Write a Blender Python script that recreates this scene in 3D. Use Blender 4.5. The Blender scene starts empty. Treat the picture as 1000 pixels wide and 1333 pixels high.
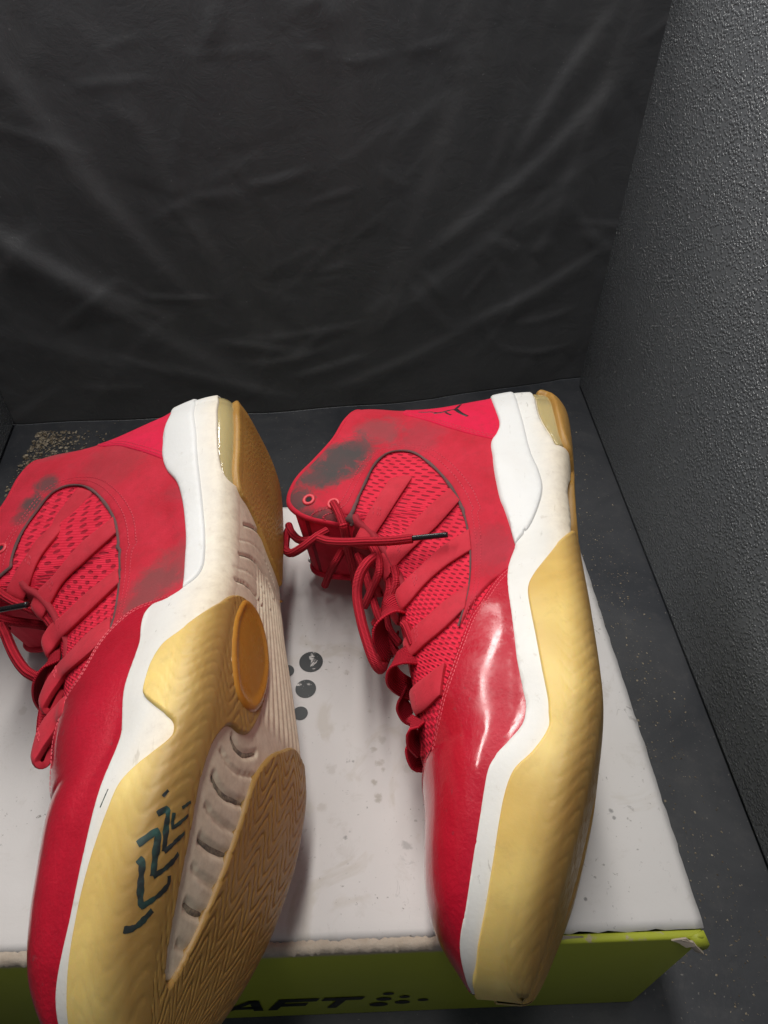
import bpy, bmesh, math, random
import numpy as np
from mathutils import Vector, Matrix
from mathutils.bvhtree import BVHTree
from mathutils.geometry import delaunay_2d_cdt

random.seed(7); RNG = np.random.default_rng(7)
SC = bpy.context.scene
COL = SC.collection

# ------------------------------------------------------------------ camera
FPX, PITCH, YAW, ROLL = 897.0, math.radians(43.9), math.radians(1.4), math.radians(0.8)
CAM = np.array([0.0, 0.0, 0.4773])
c_fw = np.array([math.sin(YAW)*math.cos(PITCH), math.cos(YAW)*math.cos(PITCH), -math.sin(PITCH)])
c_rt = np.array([math.cos(YAW), -math.sin(YAW), 0.0])
c_up = np.cross(c_rt, c_fw)
_c, _s = math.cos(ROLL), math.sin(ROLL)
c_rt, c_up = _c*c_rt + _s*c_up, _c*c_up - _s*c_rt
cd = bpy.data.cameras.new('camera'); cam = bpy.data.objects.new('camera', cd); COL.objects.link(cam)
cd.sensor_fit = 'HORIZONTAL'; cd.sensor_width = 36.0; cd.lens = FPX/1000*36
cd.clip_start = 0.01; cd.clip_end = 50
mw = Matrix.Identity(4)
for i in range(3):
    mw[i][0] = c_rt[i]; mw[i][1] = c_up[i]; mw[i][2] = -c_fw[i]; mw[i][3] = CAM[i]
cam.matrix_world = mw
SC.camera = cam

def ray(x, y):
    d = c_fw + c_rt*(x-500)/FPX - c_up*(y-666.5)/FPX
    return d/np.linalg.norm(d)
def onz(x, y, z):
    d = ray(x, y); return CAM + d*(z-CAM[2])/d[2]
def ony(x, y, yy):
    d = ray(x, y); return CAM + d*(yy-CAM[1])/d[1]

# ------------------------------------------------------------------ world, lamps, exposure
w = bpy.data.worlds.new('World'); SC.world = w; w.use_nodes = True
w.node_tree.nodes['Background'].inputs[0].default_value = (0.80, 0.88, 1.0, 1)
w.node_tree.nodes['Background'].inputs[1].default_value = 0.18
def area(name, loc, target, along, width, length, power, col=(1, 1, 1)):
    """tube lamp: a long thin area light, its length lying along the given direction"""
    l = bpy.data.lights.new(name, 'AREA'); l.shape = 'RECTANGLE'; l.size = width; l.size_y = length
    l.energy = power; l.color = col
    o = bpy.data.objects.new(name, l); COL.objects.link(o)
    z = (Vector(loc)-Vector(target)).normalized(); y = Vector(along); y = (y-z*y.dot(z)).normalized(); x = y.cross(z)
    m = Matrix.Identity(4)
    for i in range(3): m[i][0] = x[i]; m[i][1] = y[i]; m[i][2] = z[i]; m[i][3] = loc[i]
    o.matrix_world = m
    return o
area('ceiling_lamp', (-.66, 1.10, 1.25), (0.0, 0.30, 0.1), (-.5, -.87, 0), 0.12, 1.7, 19.0, (1.0, 0.97, 0.925))
area('ceiling_lamp', (-.06, 0.46, 1.20), (0.02, 0.30, 0.1), (0, 1, 0), 0.10, 1.1, 8.6, (1.0, 0.965, 0.915))
SC.view_settings.view_transform = 'Standard'; SC.view_settings.look = 'None'
SC.view_settings.exposure = 0.0; SC.view_settings.gamma = 1.0

# ------------------------------------------------------------------ small helpers
def tag(o, label=None, cat=None, group=None, kind=None):
    if label: o['label'] = label
    if cat: o['category'] = cat
    if group: o['group'] = group
    if kind: o['kind'] = kind
    return o
def mesh_obj(name, verts, faces, mat, parent=None, smooth=True, uv=None):
    me = bpy.data.meshes.new(name)
    me.from_pydata([tuple(map(float, p)) for p in verts], [], [tuple(int(i) for i in f) for f in faces])
    if uv is not None:
        lay = me.uv_layers.new(name='UVMap')
        li = np.empty(len(me.loops), dtype=np.int32); me.loops.foreach_get('vertex_index', li)
        lay.data.foreach_set('uv', np.asarray(uv, dtype=np.float32)[li].ravel())
    if smooth: me.polygons.foreach_set('use_smooth', [True]*len(me.polygons))
    me.validate(); me.update()
    o = bpy.data.objects.new(name, me); COL.objects.link(o)
    if mat: me.materials.append(mat)
    if parent: o.parent = parent
    return o
def empty(name, loc=(0, 0, 0)):
    o = bpy.data.objects.new(name, None); COL.objects.link(o); o.location = loc; o.empty_display_size = .02
    return o
def bevel(o, wdt, seg=3, angle=40):
    m = o.modifiers.new('bevel', 'BEVEL'); m.width = wdt; m.segments = seg; m.limit_method = 'ANGLE'; m.angle_limit = math.radians(angle)
    return o
def box_mesh(x0, x1, y0, y1, z0, z1):
    v = [(x, y, z) for z in (z0, z1) for y in (y0, y1) for x in (x0, x1)]
    f = [(0, 2, 3, 1), (4, 5, 7, 6), (0, 1, 5, 4), (2, 6, 7, 3), (0, 4, 6, 2), (1, 3, 7, 5)]
    return v, f
def interp(x, keys):
    k = np.array(keys, float)
    # monotone-ish smooth interpolation (pchip)
    xs, ys = k[:, 0], k[:, 1]
    h = np.diff(xs); dl = np.diff(ys)/h
    m = np.zeros(len(xs))
    m[0], m[-1] = dl[0], dl[-1]
    for i in range(1, len(xs)-1):
        if dl[i-1]*dl[i] > 0:
            w1 = 2*h[i]+h[i-1]; w2 = h[i]+2*h[i-1]
            m[i] = (w1+w2)/(w1/dl[i-1]+w2/dl[i])
    x = np.clip(np.asarray(x, float), xs[0], xs[-1])
    i = np.clip(np.searchsorted(xs, x)-1, 0, len(xs)-2)
    tt = (x-xs[i])/h[i]
    t2, t3 = tt*tt, tt**3
    return (2*t3-3*t2+1)*ys[i]+(t3-2*t2+tt)*h[i]*m[i]+(-2*t3+3*t2)*ys[i+1]+(t3-t2)*h[i]*m[i+1]
# ------------------------------------------------------------------ materials
class NT:
    def __init__(s, name):
        s.m = bpy.data.materials.new(name); s.m.use_nodes = True
        s.t = s.m.node_tree; s.b = s.t.nodes['Principled BSDF']
    def n(s, typ, **kw):
        nd = s.t.nodes.new(typ)
        for k, v in kw.items():
            if hasattr(nd, k): setattr(nd, k, v)
            else: nd.inputs[k].default_value = v
        return nd
    def l(s, a, b): s.t.links.new(a, b)
    def val(s, x, inp):
        if hasattr(x, 'links') or hasattr(x, 'is_linked'): s.l(x, inp)
        else: inp.default_value = x
    def coord(s, kind='Object', scale=(1, 1, 1)):
        c = s.n('ShaderNodeTexCoord'); m = s.n('ShaderNodeMapping'); m.inputs['Scale'].default_value = scale
        s.l(c.outputs[kind], m.inputs[0]); return m.outputs[0]
    def noise(s, co, scale, detail=4, rough=.6, dist=0):
        nd = s.n('ShaderNodeTexNoise'); s.l(co, nd.inputs['Vector'])
        nd.inputs['Scale'].default_value = scale; nd.inputs['Detail'].default_value = detail
        nd.inputs['Roughness'].default_value = rough; nd.inputs['Distortion'].default_value = dist
        return nd.outputs['Fac']
    def ramp(s, fac, stops):
        r = s.n('ShaderNodeValToRGB'); s.l(fac, r.inputs[0])
        while len(r.color_ramp.elements) < len(stops): r.color_ramp.elements.new(.5)
        for e, (p, c) in zip(r.color_ramp.elements, stops):
            e.position = p; e.color = (c, c, c, 1) if not isinstance(c, tuple) else (*c, 1)
        return r.outputs[0]
    def math(s, op, a, b=0.0, c=0.0):
        nd = s.n('ShaderNodeMath', operation=op)
        for i, x in enumerate((a, b, c)): s.val(x, nd.inputs[i])
        return nd.outputs[0]
    def mix(s, fac, a, b):
        nd = s.n('ShaderNodeMix', data_type='RGBA')
        s.val(fac, nd.inputs[0])
        for x, i in ((a, 6), (b, 7)):
            if isinstance(x, tuple): nd.inputs[i].default_value = (*x, 1)
            else: s.l(x, nd.inputs[i])
        return nd.outputs[2]
    def bump(s, h, strength=.3, dist=.001, prev=None):
        nd = s.n('ShaderNodeBump'); nd.inputs['Strength'].default_value = strength; nd.inputs['Distance'].default_value = dist
        s.l(h, nd.inputs['Height'])
        if prev is not None: s.l(prev, nd.inputs['Normal'])
        return nd.outputs[0]
    def out(s, color=None, rough=None, normal=None, **kw):
        b = s.b
        if color is not None:
            if isinstance(color, tuple): b.inputs['Base Color'].default_value = (*color, 1)
            else: s.l(color, b.inputs['Base Color'])
        if rough is not None: s.val(rough, b.inputs['Roughness'])
        if normal is not None: s.l(normal, b.inputs['Normal'])
        for k, v in kw.items(): s.val(v, b.inputs[k.replace('_', ' ')])
        return s.m
def m_simple(name, col, rough=.6, **kw): return NT(name).out(col, rough, **kw)

def m_mesh(name, dots):
    q = NT(name); c = q.n('ShaderNodeTexCoord'); sp = q.n('ShaderNodeSeparateXYZ'); q.l(c.outputs['UV'], sp.inputs[0])
    u, v = sp.outputs[0], sp.outputs[1]
    ob = q.coord('Object')
    px, py = (.074, .066) if dots else (.032, .085)
    # rotate the weave so the rows follow the straps
    uu = q.math('ADD', q.math('MULTIPLY', u, .82), q.math('MULTIPLY', v, .57)); vv = q.math('SUBTRACT', q.math('MULTIPLY', v, .82), q.math('MULTIPLY', u, .57))
    a = q.math('SINE', q.math('MULTIPLY', uu, 2*math.pi/px)); b = q.math('SINE', q.math('MULTIPLY', vv, 2*math.pi/py))
    hole = q.ramp(q.math('ADD', q.math('MULTIPLY', a, b), q.math('MULTIPLY', q.math('SUBTRACT', q.noise(ob, 900, 2), .5), .5)), [(.36, 0.0), (.62, 1.0)])
    knit = q.math('SINE', q.math('MULTIPLY', uu, 2*math.pi/.0165))
    nz = q.noise(ob, 160, 4)
    col = q.mix(q.ramp(nz, [(.3, 0.), (.75, 1.)]), (.60, .012, .038), (.74, .022, .058))
    col = q.mix(q.math('MULTIPLY', hole, .62 if dots else .72), col, (.13, .004, .012))
    h = q.math('SUBTRACT', q.math('MULTIPLY', knit, .18), hole)
    return q.out(col, .75, q.bump(h, .8, .0006), Specular_IOR_Level=.25)

def m_nubuck(name, smudges=(), base=((.45, .010, .026), (.56, .020, .046)), wear=.5):
    """red nubuck with grey soiling; smudges = local spots (m) where the nap is rubbed grey"""
    q = NT(name); ob = q.coord('Object')
    n1, n2, n3 = q.noise(ob, 45, 5, .6), q.noise(ob, 230, 4, .65), q.noise(ob, 18, 6, .7, .6)
    col = q.mix(q.ramp(n1, [(.3, 0.), (.7, 1.)]), base[0], base[1])
    col = q.mix(q.math('MULTIPLY', q.ramp(n2, [(.48, 0.), (.7, 1.)]), .28), col, (.30, .02, .03))
    col = q.mix(q.math('MULTIPLY', q.ramp(n3, [(.56, 0.), (.72, 1.)]), wear*.55), col, (.16, .055, .06))
    tc = q.n('ShaderNodeTexCoord')
    for (x, y, z, r, st, gc) in smudges:
        d = q.n('ShaderNodeVectorMath', operation='DISTANCE'); q.l(tc.outputs['Object'], d.inputs[0]); d.inputs[1].default_value = (x, y, z)
        k = q.math('DIVIDE', d.outputs['Value'], r)
        k = q.math('ADD', k, q.math('MULTIPLY', q.math('SUBTRACT', q.noise(ob, 85, 8, .75, .5), .5), 1.9))
        col = q.mix(q.math('MULTIPLY', q.ramp(k, [(.45, 1.), (1.0, 0.)]), st), col, gc)
    nb = q.bump(q.noise(ob, 900, 3), .25, .0006)
    nb = q.bump(n1, .25, .0015, nb)
    return q.out(col, .78, nb, Sheen_Weight=.08, Sheen_Roughness=.4, Specular_IOR_Level=.25)

def m_patent(name):
    q = NT(name); ob = q.coord('Object')
    n1 = q.noise(ob, 30, 4); n2 = q.noise(ob, 620, 3, .6); n3 = q.noise(ob, 90, 6, .7)
    col = q.mix(q.ramp(n1, [(.3, 0.), (.75, 1.)]), (.40, .004, .018), (.50, .008, .030))
    spots = q.ramp(q.noise(ob, 260, 2, .5), [(.70, 0.), (.74, 1.)])
    col = q.mix(q.math('MULTIPLY', spots, .35), col, (.2, .05, .06))
    rough = q.math('ADD', q.math('MULTIPLY', q.ramp(n3, [(.42, 0.), (.62, 1.)]), .14), .09)
    nb = q.bump(n2, .5, .0006); nb = q.bump(q.noise(ob, 28, 3), .45, .0035, nb)
    return q.out(col, .38, nb, Coat_Weight=1.0, Coat_Roughness=rough, Coat_IOR=1.42, Specular_IOR_Level=.2)

def m_white(name, tint=(.71, .70, .67), dirt=.4, dcol=(.36, .30, .22), under=False):
    q = NT(name); ob = q.coord('Object')
    n1 = q.noise(ob, 22, 6, .65, .5); n2 = q.noise(ob, 190, 5, .7); n3 = q.noise(q.coord('Object', (60, 300, 300)), 1, 4, .6)
    col = q.mix(q.math('MULTIPLY', q.ramp(n1, [(.5, 0.), (.78, 1.)]), dirt*.55), tint, dcol)
    col = q.mix(q.math('MULTIPLY', q.ramp(n2, [(.62, 0.), (.72, 1.)]), dirt), col, dcol)
    col = q.mix(q.math('MULTIPLY', q.ramp(n3, [(.66, 0.), (.72, 1.)]), dirt*1.3), col, (.16, .14, .12))
    if under:     # foam yellowed and soiled on the waist of the sole
        sp = q.n('ShaderNodeSeparateXYZ'); tc = q.n('ShaderNodeTexCoord'); q.l(tc.outputs['Object'], sp.inputs[0])
        f_ = q.ramp(q.math('ADD', q.math('SUBTRACT', sp.outputs[1], q.math('MULTIPLY', q.math('MAXIMUM', q.math('SUBTRACT', sp.outputs[0], .235), 0.0), .32)), q.math('MULTIPLY', q.math('SUBTRACT', n1, .5), .012)), [(.001, 1.), (.021, 0.)])
        c2 = q.mix(q.ramp(n2, [(.4, 0.), (.7, 1.)]), (.76, .64, .46), (.58, .46, .31))
        col = q.mix(q.math('MULTIPLY', f_, .85), col, c2)
    return q.out(col, .48, q.bump(q.noise(ob, 500, 3), .12, .0006), Subsurface_Weight=.05, Subsurface_Radius=(.004, .003, .002))

def m_gum(name, c0=(.72, .50, .14), c1=(.80, .62, .23), dirt=.2, sss=.5, rough=.42, blot=(.46, .26, .06), walk=0.0):
    q = NT(name); ob = q.coord('Object')
    n1 = q.noise(ob, 16, 4, .55, .5); n2 = q.noise(ob, 70, 6, .7, .3)
    col = q.mix(q.ramp(n1, [(.3, 0.), (.7, 1.)]), c0, c1)
    col = q.mix(q.math('MULTIPLY', q.ramp(q.noise(ob, 11, 3, .5, .8), [(.5, 0.), (.72, 1.)]), .55), col, blot)
    sp = q.n('ShaderNodeSeparateXYZ'); tc = q.n('ShaderNodeTexCoord'); q.l(tc.outputs['Object'], sp.inputs[0])
    if walk:      # worn, grimy walking face
        f_ = q.ramp(q.math('ADD', q.math('SUBTRACT', sp.outputs[1], q.math('MULTIPLY', q.math('MAXIMUM', q.math('SUBTRACT', sp.outputs[0], .235), 0.0), .32)), q.math('MULTIPLY', q.math('SUBTRACT', n1, .5), .006)), [(.0, 1.), (.011, 0.)])
        col = q.mix(q.math('MULTIPLY', f_, walk), col, (.29, .15, .04))
    col = q.mix(q.math('MULTIPLY', q.ramp(n2, [(.55, 0.), (.75, 1.)]), dirt), col, (.20, .12, .05))
    nb = q.bump(q.noise(ob, 380, 4), .15, .0006)
    return q.out(col, q.math('ADD', q.math('MULTIPLY', n2, .25), rough-.12), nb, Subsurface_Weight=sss, Subsurface_Radius=(.009, .005, .0016), Specular_IOR_Level=.32)

def m_lace(name, flat=False, col=((.52, .010, .028), (.76, .028, .056))):
    q = NT(name); c = q.n('ShaderNodeTexCoord'); sp = q.n('ShaderNodeSeparateXYZ'); q.l(c.outputs['UV'], sp.inputs[0])
    if flat:
        w1 = q.math('SINE', q.math('MULTIPLY', sp.outputs[1], 2*math.pi*22)); w2 = q.math('SINE', q.math('MULTIPLY', sp.outputs[0], 2*math.pi/.09))
        h = q.math('ADD', w1, q.math('MULTIPLY', w2, .2))
    else:
        a = q.math('MULTIPLY', sp.outputs[0], 2*math.pi/.13); b = q.math('MULTIPLY', sp.outputs[1], 2*math.pi*5)
        h = q.math('MULTIPLY', q.math('SINE', q.math('ADD', a, b)), q.math('SINE', q.math('SUBTRACT', a, b)))
    f = q.ramp(q.math('MULTIPLY_ADD', h, .5, .5), [(.1, 0.), (.9, 1.)])
    return q.out(q.mix(f, *col), .72, q.bump(h, .9, .0007), Specular_IOR_Level=.25)
# ------------------------------------------------------------------ booth: floor, side panels, curtain
ZB = 0.1273          # top of the box
def m_floor():
    q = NT('floor_black'); ob = q.coord('Object')
    n1, n2 = q.noise(ob, 9, 6, .65, .6), q.noise(ob, 70, 6, .7)
    col = q.mix(q.ramp(n1, [(.35, 0.), (.75, 1.)]), (.028, .031, .038), (.070, .072, .078))
    col = q.mix(q.math('MULTIPLY', q.ramp(n2, [(.52, 0.), (.75, 1.)]), .35), col, (.11, .105, .10))
    sp = q.ramp(q.noise(ob, 420, 2, .5), [(.70, 0.), (.735, 1.)])
    col = q.mix(q.math('MULTIPLY', sp, .5), col, (.30, .28, .25))
    return q.out(col, .55, q.bump(q.noise(ob, 500, 3), .2, .0006))
def m_pebble():
    q = NT('pebbled_vinyl'); ob = q.coord('Object')
    def vor(sc, feat='F1'):
        v = q.n('ShaderNodeTexVoronoi'); v.feature = feat; q.l(ob2, v.inputs['Vector']); v.inputs['Scale'].default_value = sc; return v.outputs['Distance']
    wn = q.n('ShaderNodeTexNoise'); q.l(ob, wn.inputs['Vector']); wn.inputs['Scale'].default_value = 150
    mx = q.n('ShaderNodeVectorMath', operation='MULTIPLY_ADD'); q.l(wn.outputs['Color'], mx.inputs[0]); mx.inputs[1].default_value = (.004, .004, .004); q.l(ob, mx.inputs[2])
    ob2 = mx.outputs[0]
    dd = q.math('MULTIPLY', vor(400), 1.0); h = q.math('SQRT', q.math('MAXIMUM', q.math('SUBTRACT', q.math('MULTIPLY_ADD', q.noise(ob, 45, 3), .45, .05), q.math('MULTIPLY', dd, dd)), 0.0))
    n1 = q.noise(ob, 7, 5, .6)
    col = q.mix(n1, (.115, .122, .132), (.17, .179, .19))
    nb = q.bump(h, 1.0, .0021); nb = q.bump(q.noise(ob, 900, 2), .12, .0006, nb)
    return q.out(col, q.math('MULTIPLY_ADD', q.noise(ob, 60, 3), .14, .13), nb, IOR=1.75, Specular_IOR_Level=.8)
def m_cloth():
    q = NT('black_cloth'); ob = q.coord('Object')
    n1, n2 = q.noise(ob, 5, 6, .65, .4), q.noise(q.coord('Object', (1, 1, .35)), 22, 6, .7, .8)
    col = q.mix(q.ramp(n1, [(.3, 0.), (.75, 1.)]), (.058, .059, .063), (.080, .081, .086))
    col = q.mix(q.math('MULTIPLY', q.ramp(n2, [(.5, 0.), (.78, 1.)]), .25), col, (.12, .118, .116))
    lint = q.ramp(q.noise(ob, 330, 2, .5), [(.735, 0.), (.76, 1.)])
    col = q.mix(q.math('MULTIPLY', lint, .28), col, (.3, .3, .3))
    nb = q.bump(q.noise(ob, 35, 6, .7, .5), .35, .004)
    return q.out(col, .56, nb, Sheen_Weight=.25, Sheen_Roughness=.5, Specular_IOR_Level=.4)
MF, MP, MC = m_floor(), m_pebble(), m_cloth()
v, f = box_mesh(-1.6, 1.6, -1.2, 2.0, -.03, 0)
tag(mesh_obj('floor', v, f, MF, None, False), kind='structure')
# right side panel: padded sheet with a rounded foot and edge
XR = .2555
def panel(name, x_in, x_out, y0, y1, z1):
    v, f = box_mesh(min(x_in, x_out), max(x_in, x_out), y0, y1, .002, z1)
    o = mesh_obj(name, v, f, MP, None, True); bevel(o, .0055, 4)
    tag(o, kind='structure'); return o
panel('wall_right', XR, XR+.02, -.75, .722, .56)
o = panel('wall_left', 0.0, -.02, -1.3, 0.0, .56); o.rotation_euler = (0, 0, math.radians(8)); o.location = (-.405, .643, 0)
# hanging cloth
def crease(x, z, x0, z0, ang, wd, ln, amp, bend=0.0):
    c, s = math.cos(ang), math.sin(ang)
    a = (x-x0)*c+(z-z0)*s; b = -(x-x0)*s+(z-z0)*c-bend*a*a
    e = np.exp(-(a/ln)**4)
    k = b/wd
    return amp*e*np.where(k > 0, np.exp(-(k/1.0)**2), np.exp(-(k/2.6)**2))
def build_curtain():
    nx, nz = 260, 220
    X, Zz = np.meshgrid(np.linspace(-.62, .33, nx), np.linspace(0.0, .56, nz), indexing='ij')
    y = interp(X.ravel(), [(-.62, .66), (-.41, .643), (-.25, .652), (-.12, .664), (.05, .69), (.25, .735), (.33, .745)]).reshape(X.shape)
    y = y+.02*np.clip(Zz-.05, 0, 1)
    d = .004*np.sin(X*17+1.2+Zz*2)*np.clip(Zz*2, .2, 1)+.0015*np.sin(X*41+Zz*5)+.002*np.sin(X*9-Zz*13+.5)
    for (px, py, ang, wd, ln, amp, bend) in [
        (690, 245, 40, .014, .11, .016, .6), (740, 130, 58, .012, .07, .014, -1), (700, 400, 26, .010, .08, .010, .8), (640, 330, 36, .02, .13, .012, 0),
        (110, 200, -62, .016, .16, .014, .4), (60, 310, -38, .014, .12, .016, .6), (170, 390, -42, .022, .16, .013, .3), (30, 330, 44, .012, .06, .009, 0),
        (330, 170, -85, .03, .20, .010, 0), (470, 110, 85, .03, .2, .010, 0), (240, 260, -70, .02, .16, .008, .2), (560, 260, 70, .02, .18, .009, .2),
        (380, 455, 8, .008, .05, .006, 2), (340, 435, -12, .007, .04, .006, -2), (430, 470, 14, .007, .04, .006, 1), (400, 425, 4, .006, .06, .004, 1), (300, 480, -20, .01, .07, .006, 0), (520, 470, 22, .01, .08, .007, 0),
        (160, 97, 4, .004, .03, .003, 0), (480, 72, 6, .004, .02, .003, 0), (300, 60, 2, .004, .03, .002, 0), (560, 60, 10, .004, .02, .003, 0), (95, 430, -20, .02, .12, .009, .2), (780, 200, 75, .015, .12, .010, 0)]:
        p = ony(px, py, .69)
        d = d+crease(X, Zz, p[0], p[2], math.radians(ang), wd*.6, ln, amp*.33, bend)
    rr = np.random.default_rng(3)
    for _ in range(260):
        x0, z0 = rr.uniform(-.45, .28), rr.uniform(.0, .42)
        d = d+crease(X, Zz, x0, z0, rr.uniform(-1.4, 1.4), rr.uniform(.002, .007), rr.uniform(.010, .05), rr.uniform(-.0009, .0016), rr.uniform(-4, 4))
    y = y-d
    V = np.stack([X, y, Zz+.001], -1).reshape(-1, 3); idx = np.arange(nx*nz).reshape(nx, nz)
    F = np.stack([idx[:-1, :-1], idx[1:, :-1], idx[1:, 1:], idx[:-1, 1:]], -1).reshape(-1, 4)
    o = mesh_obj('backdrop_curtain', V, F, MC, None, True)
    m = o.modifiers.new('thick', 'SOLIDIFY'); m.thickness = .0012; m.offset = 1
    tag(o, 'creased black cloth hanging as a backdrop behind the shoes and box', 'curtain')
build_curtain()

# crumbs and dust on the floor, and the heap of grit in the far left corner
def build_debris():
    V, F = [], []
    def bit(x, y, r, z=0.0):
        n = random.randint(4, 6); b = len(V); a0 = random.random()*6.3; el = random.uniform(.35, 1)
        ca, sa = math.cos(a0), math.sin(a0)
        for k in range(n):
            a = 2*math.pi*k/n; q = r*random.uniform(.6, 1.1); px, py = q*math.cos(a), q*math.sin(a)*el
            V.append((x+px*ca-py*sa, y+px*sa+py*ca, z+.0003))
        V.append((x, y, z+.0003+r*random.uniform(.25, .7)))
        for k in range(n): F.append((b+k, b+(k+1) % n, b+n))
    for _ in range(1500):
        y = random.uniform(-.02, .66); x = random.uniform(.165, .247)
        if random.random() < .45: x = random.gauss(.218, .012); y = random.uniform(.08, .5)
        if x > .246: continue
        bit(x, y, random.choice([.00025, .0003, .0004, .0005, .0007, .0011])*random.uniform(.6, 1.1))
    for _ in range(900):
        x = -.375+abs(random.gauss(0, .03)); y = .628-abs(random.gauss(0, .045))
        if x < -.395+(.648-y)*.16: continue
        bit(x, y, min(.004, .0005+random.expovariate(1/.0007)), random.choice([0, 0, .0006, .0012]))
    for _ in range(500): bit(random.uniform(-.36, .2), random.uniform(.42, .66), random.uniform(.0003, .0009))
    q = NT('grit'); ob = q.coord('Object'); n = q.noise(ob, 260, 2)
    m = q.out(q.mix(q.ramp(n, [(.35, 0.), (.65, 1.)]), (.10, .07, .04), (.42, .36, .27)), .9)
    tag(mesh_obj('debris', V, F, m, None, False), kind='stuff')
build_debris()

# ------------------------------------------------------------------ shoe box
def m_lid():
    q = NT('lid_paper'); ob = q.coord('Object')
    n1, n2, n3 = q.noise(ob, 6, 5, .6, .4), q.noise(ob, 60, 6, .72, .4), q.noise(ob, 22, 4, .6, 1.2)
    col = q.mix(q.ramp(n1, [(.3, 0.), (.7, 1.)]), (.64, .615, .595), (.72, .70, .69))
    col = q.mix(q.math('MULTIPLY', q.ramp(n3, [(.60, 0.), (.68, 1.)]), .30), col, (.42, .36, .26))
    sc = q.math('MULTIPLY', q.ramp(q.noise(q.coord('Object', (1, .55, 1)), 130, 5, .75, 1.0), [(.64, 0.), (.68, 1.)]), q.ramp(q.noise(ob, 14, 3), [(.42, 0.), (.62, 1.)]))
    col = q.mix(q.math('MULTIPLY', sc, .75), col, (.12, .11, .10))
    col = q.mix(q.math('MULTIPLY', q.ramp(n2, [(.58, 0.), (.72, 1.)]), .3), col, (.40, .36, .30))
    fs = q.math('MULTIPLY', q.ramp(q.noise(ob, 380, 3, .6), [(.66, 0.), (.70, 1.)]), q.ramp(q.noise(ob, 25, 4, .6), [(.45, 0.), (.65, 1.)]))
    col = q.mix(q.math('MULTIPLY', fs, .7), col, (.14, .12, .10))
    tc = q.n('ShaderNodeTexCoord')
    for (x, y, r, st, gc) in STAINS:
        d = q.n('ShaderNodeVectorMath', operation='DISTANCE'); q.l(tc.outputs['Object'], d.inputs[0]); d.inputs[1].default_value = (x, y, ZB)
        k = q.math('ADD', q.math('DIVIDE', d.outputs['Value'], r), q.math('MULTIPLY', q.math('SUBTRACT', q.noise(ob, 190, 5, .7, .5), .5), 2.2))
        col = q.mix(q.math('MULTIPLY', q.ramp(k, [(.5, 1.), (.95, 0.)]), st*.75), col, gc)
    return q.out(col, .6, q.bump(n2, .25, .0008))
STAINS = []
def m_green():
    q = NT('lime_card'); ob = q.coord('Object')
    n1, n2 = q.noise(ob, 20, 5), q.noise(ob, 140, 5, .7)
    col = q.mix(n1, (.38, .42, .033), (.46, .50, .042))
    # rubbed through to grey board along the front lip, left of the toe
    sp = q.n('ShaderNodeSeparateXYZ'); q.l(ob, sp.inputs[0])
    zz = q.ramp(q.math('MULTIPLY_ADD', sp.outputs[2], 1, q.math('MULTIPLY', n2, .004)), [(ZB-.0045, 0.), (ZB-.0028, 1.)])
    xx = q.ramp(q.math('ADD', sp.outputs[0], q.math('MULTIPLY_ADD', n2, .03, .5)), [(.405, 1.), (.425, 0.)])
    k = q.math('MULTIPLY', zz, q.math('MAXIMUM', xx, q.math('MULTIPLY', q.ramp(n2, [(.6, 0.), (.66, 1.)]), .8)))
    col = q.mix(k, col, (.44, .36, .27))
    return q.out(col, .5, q.bump(n2, .15, .0006))
def m_print():
    q = NT('worn_print'); ob = q.coord('Object')
    k = q.ramp(q.noise(ob, 170, 5, .7, .6), [(.60, 0.), (.64, 1.)])
    return q.out(q.mix(k, (.018, .022, .024), (.6, .58, .56)), .5)
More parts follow.
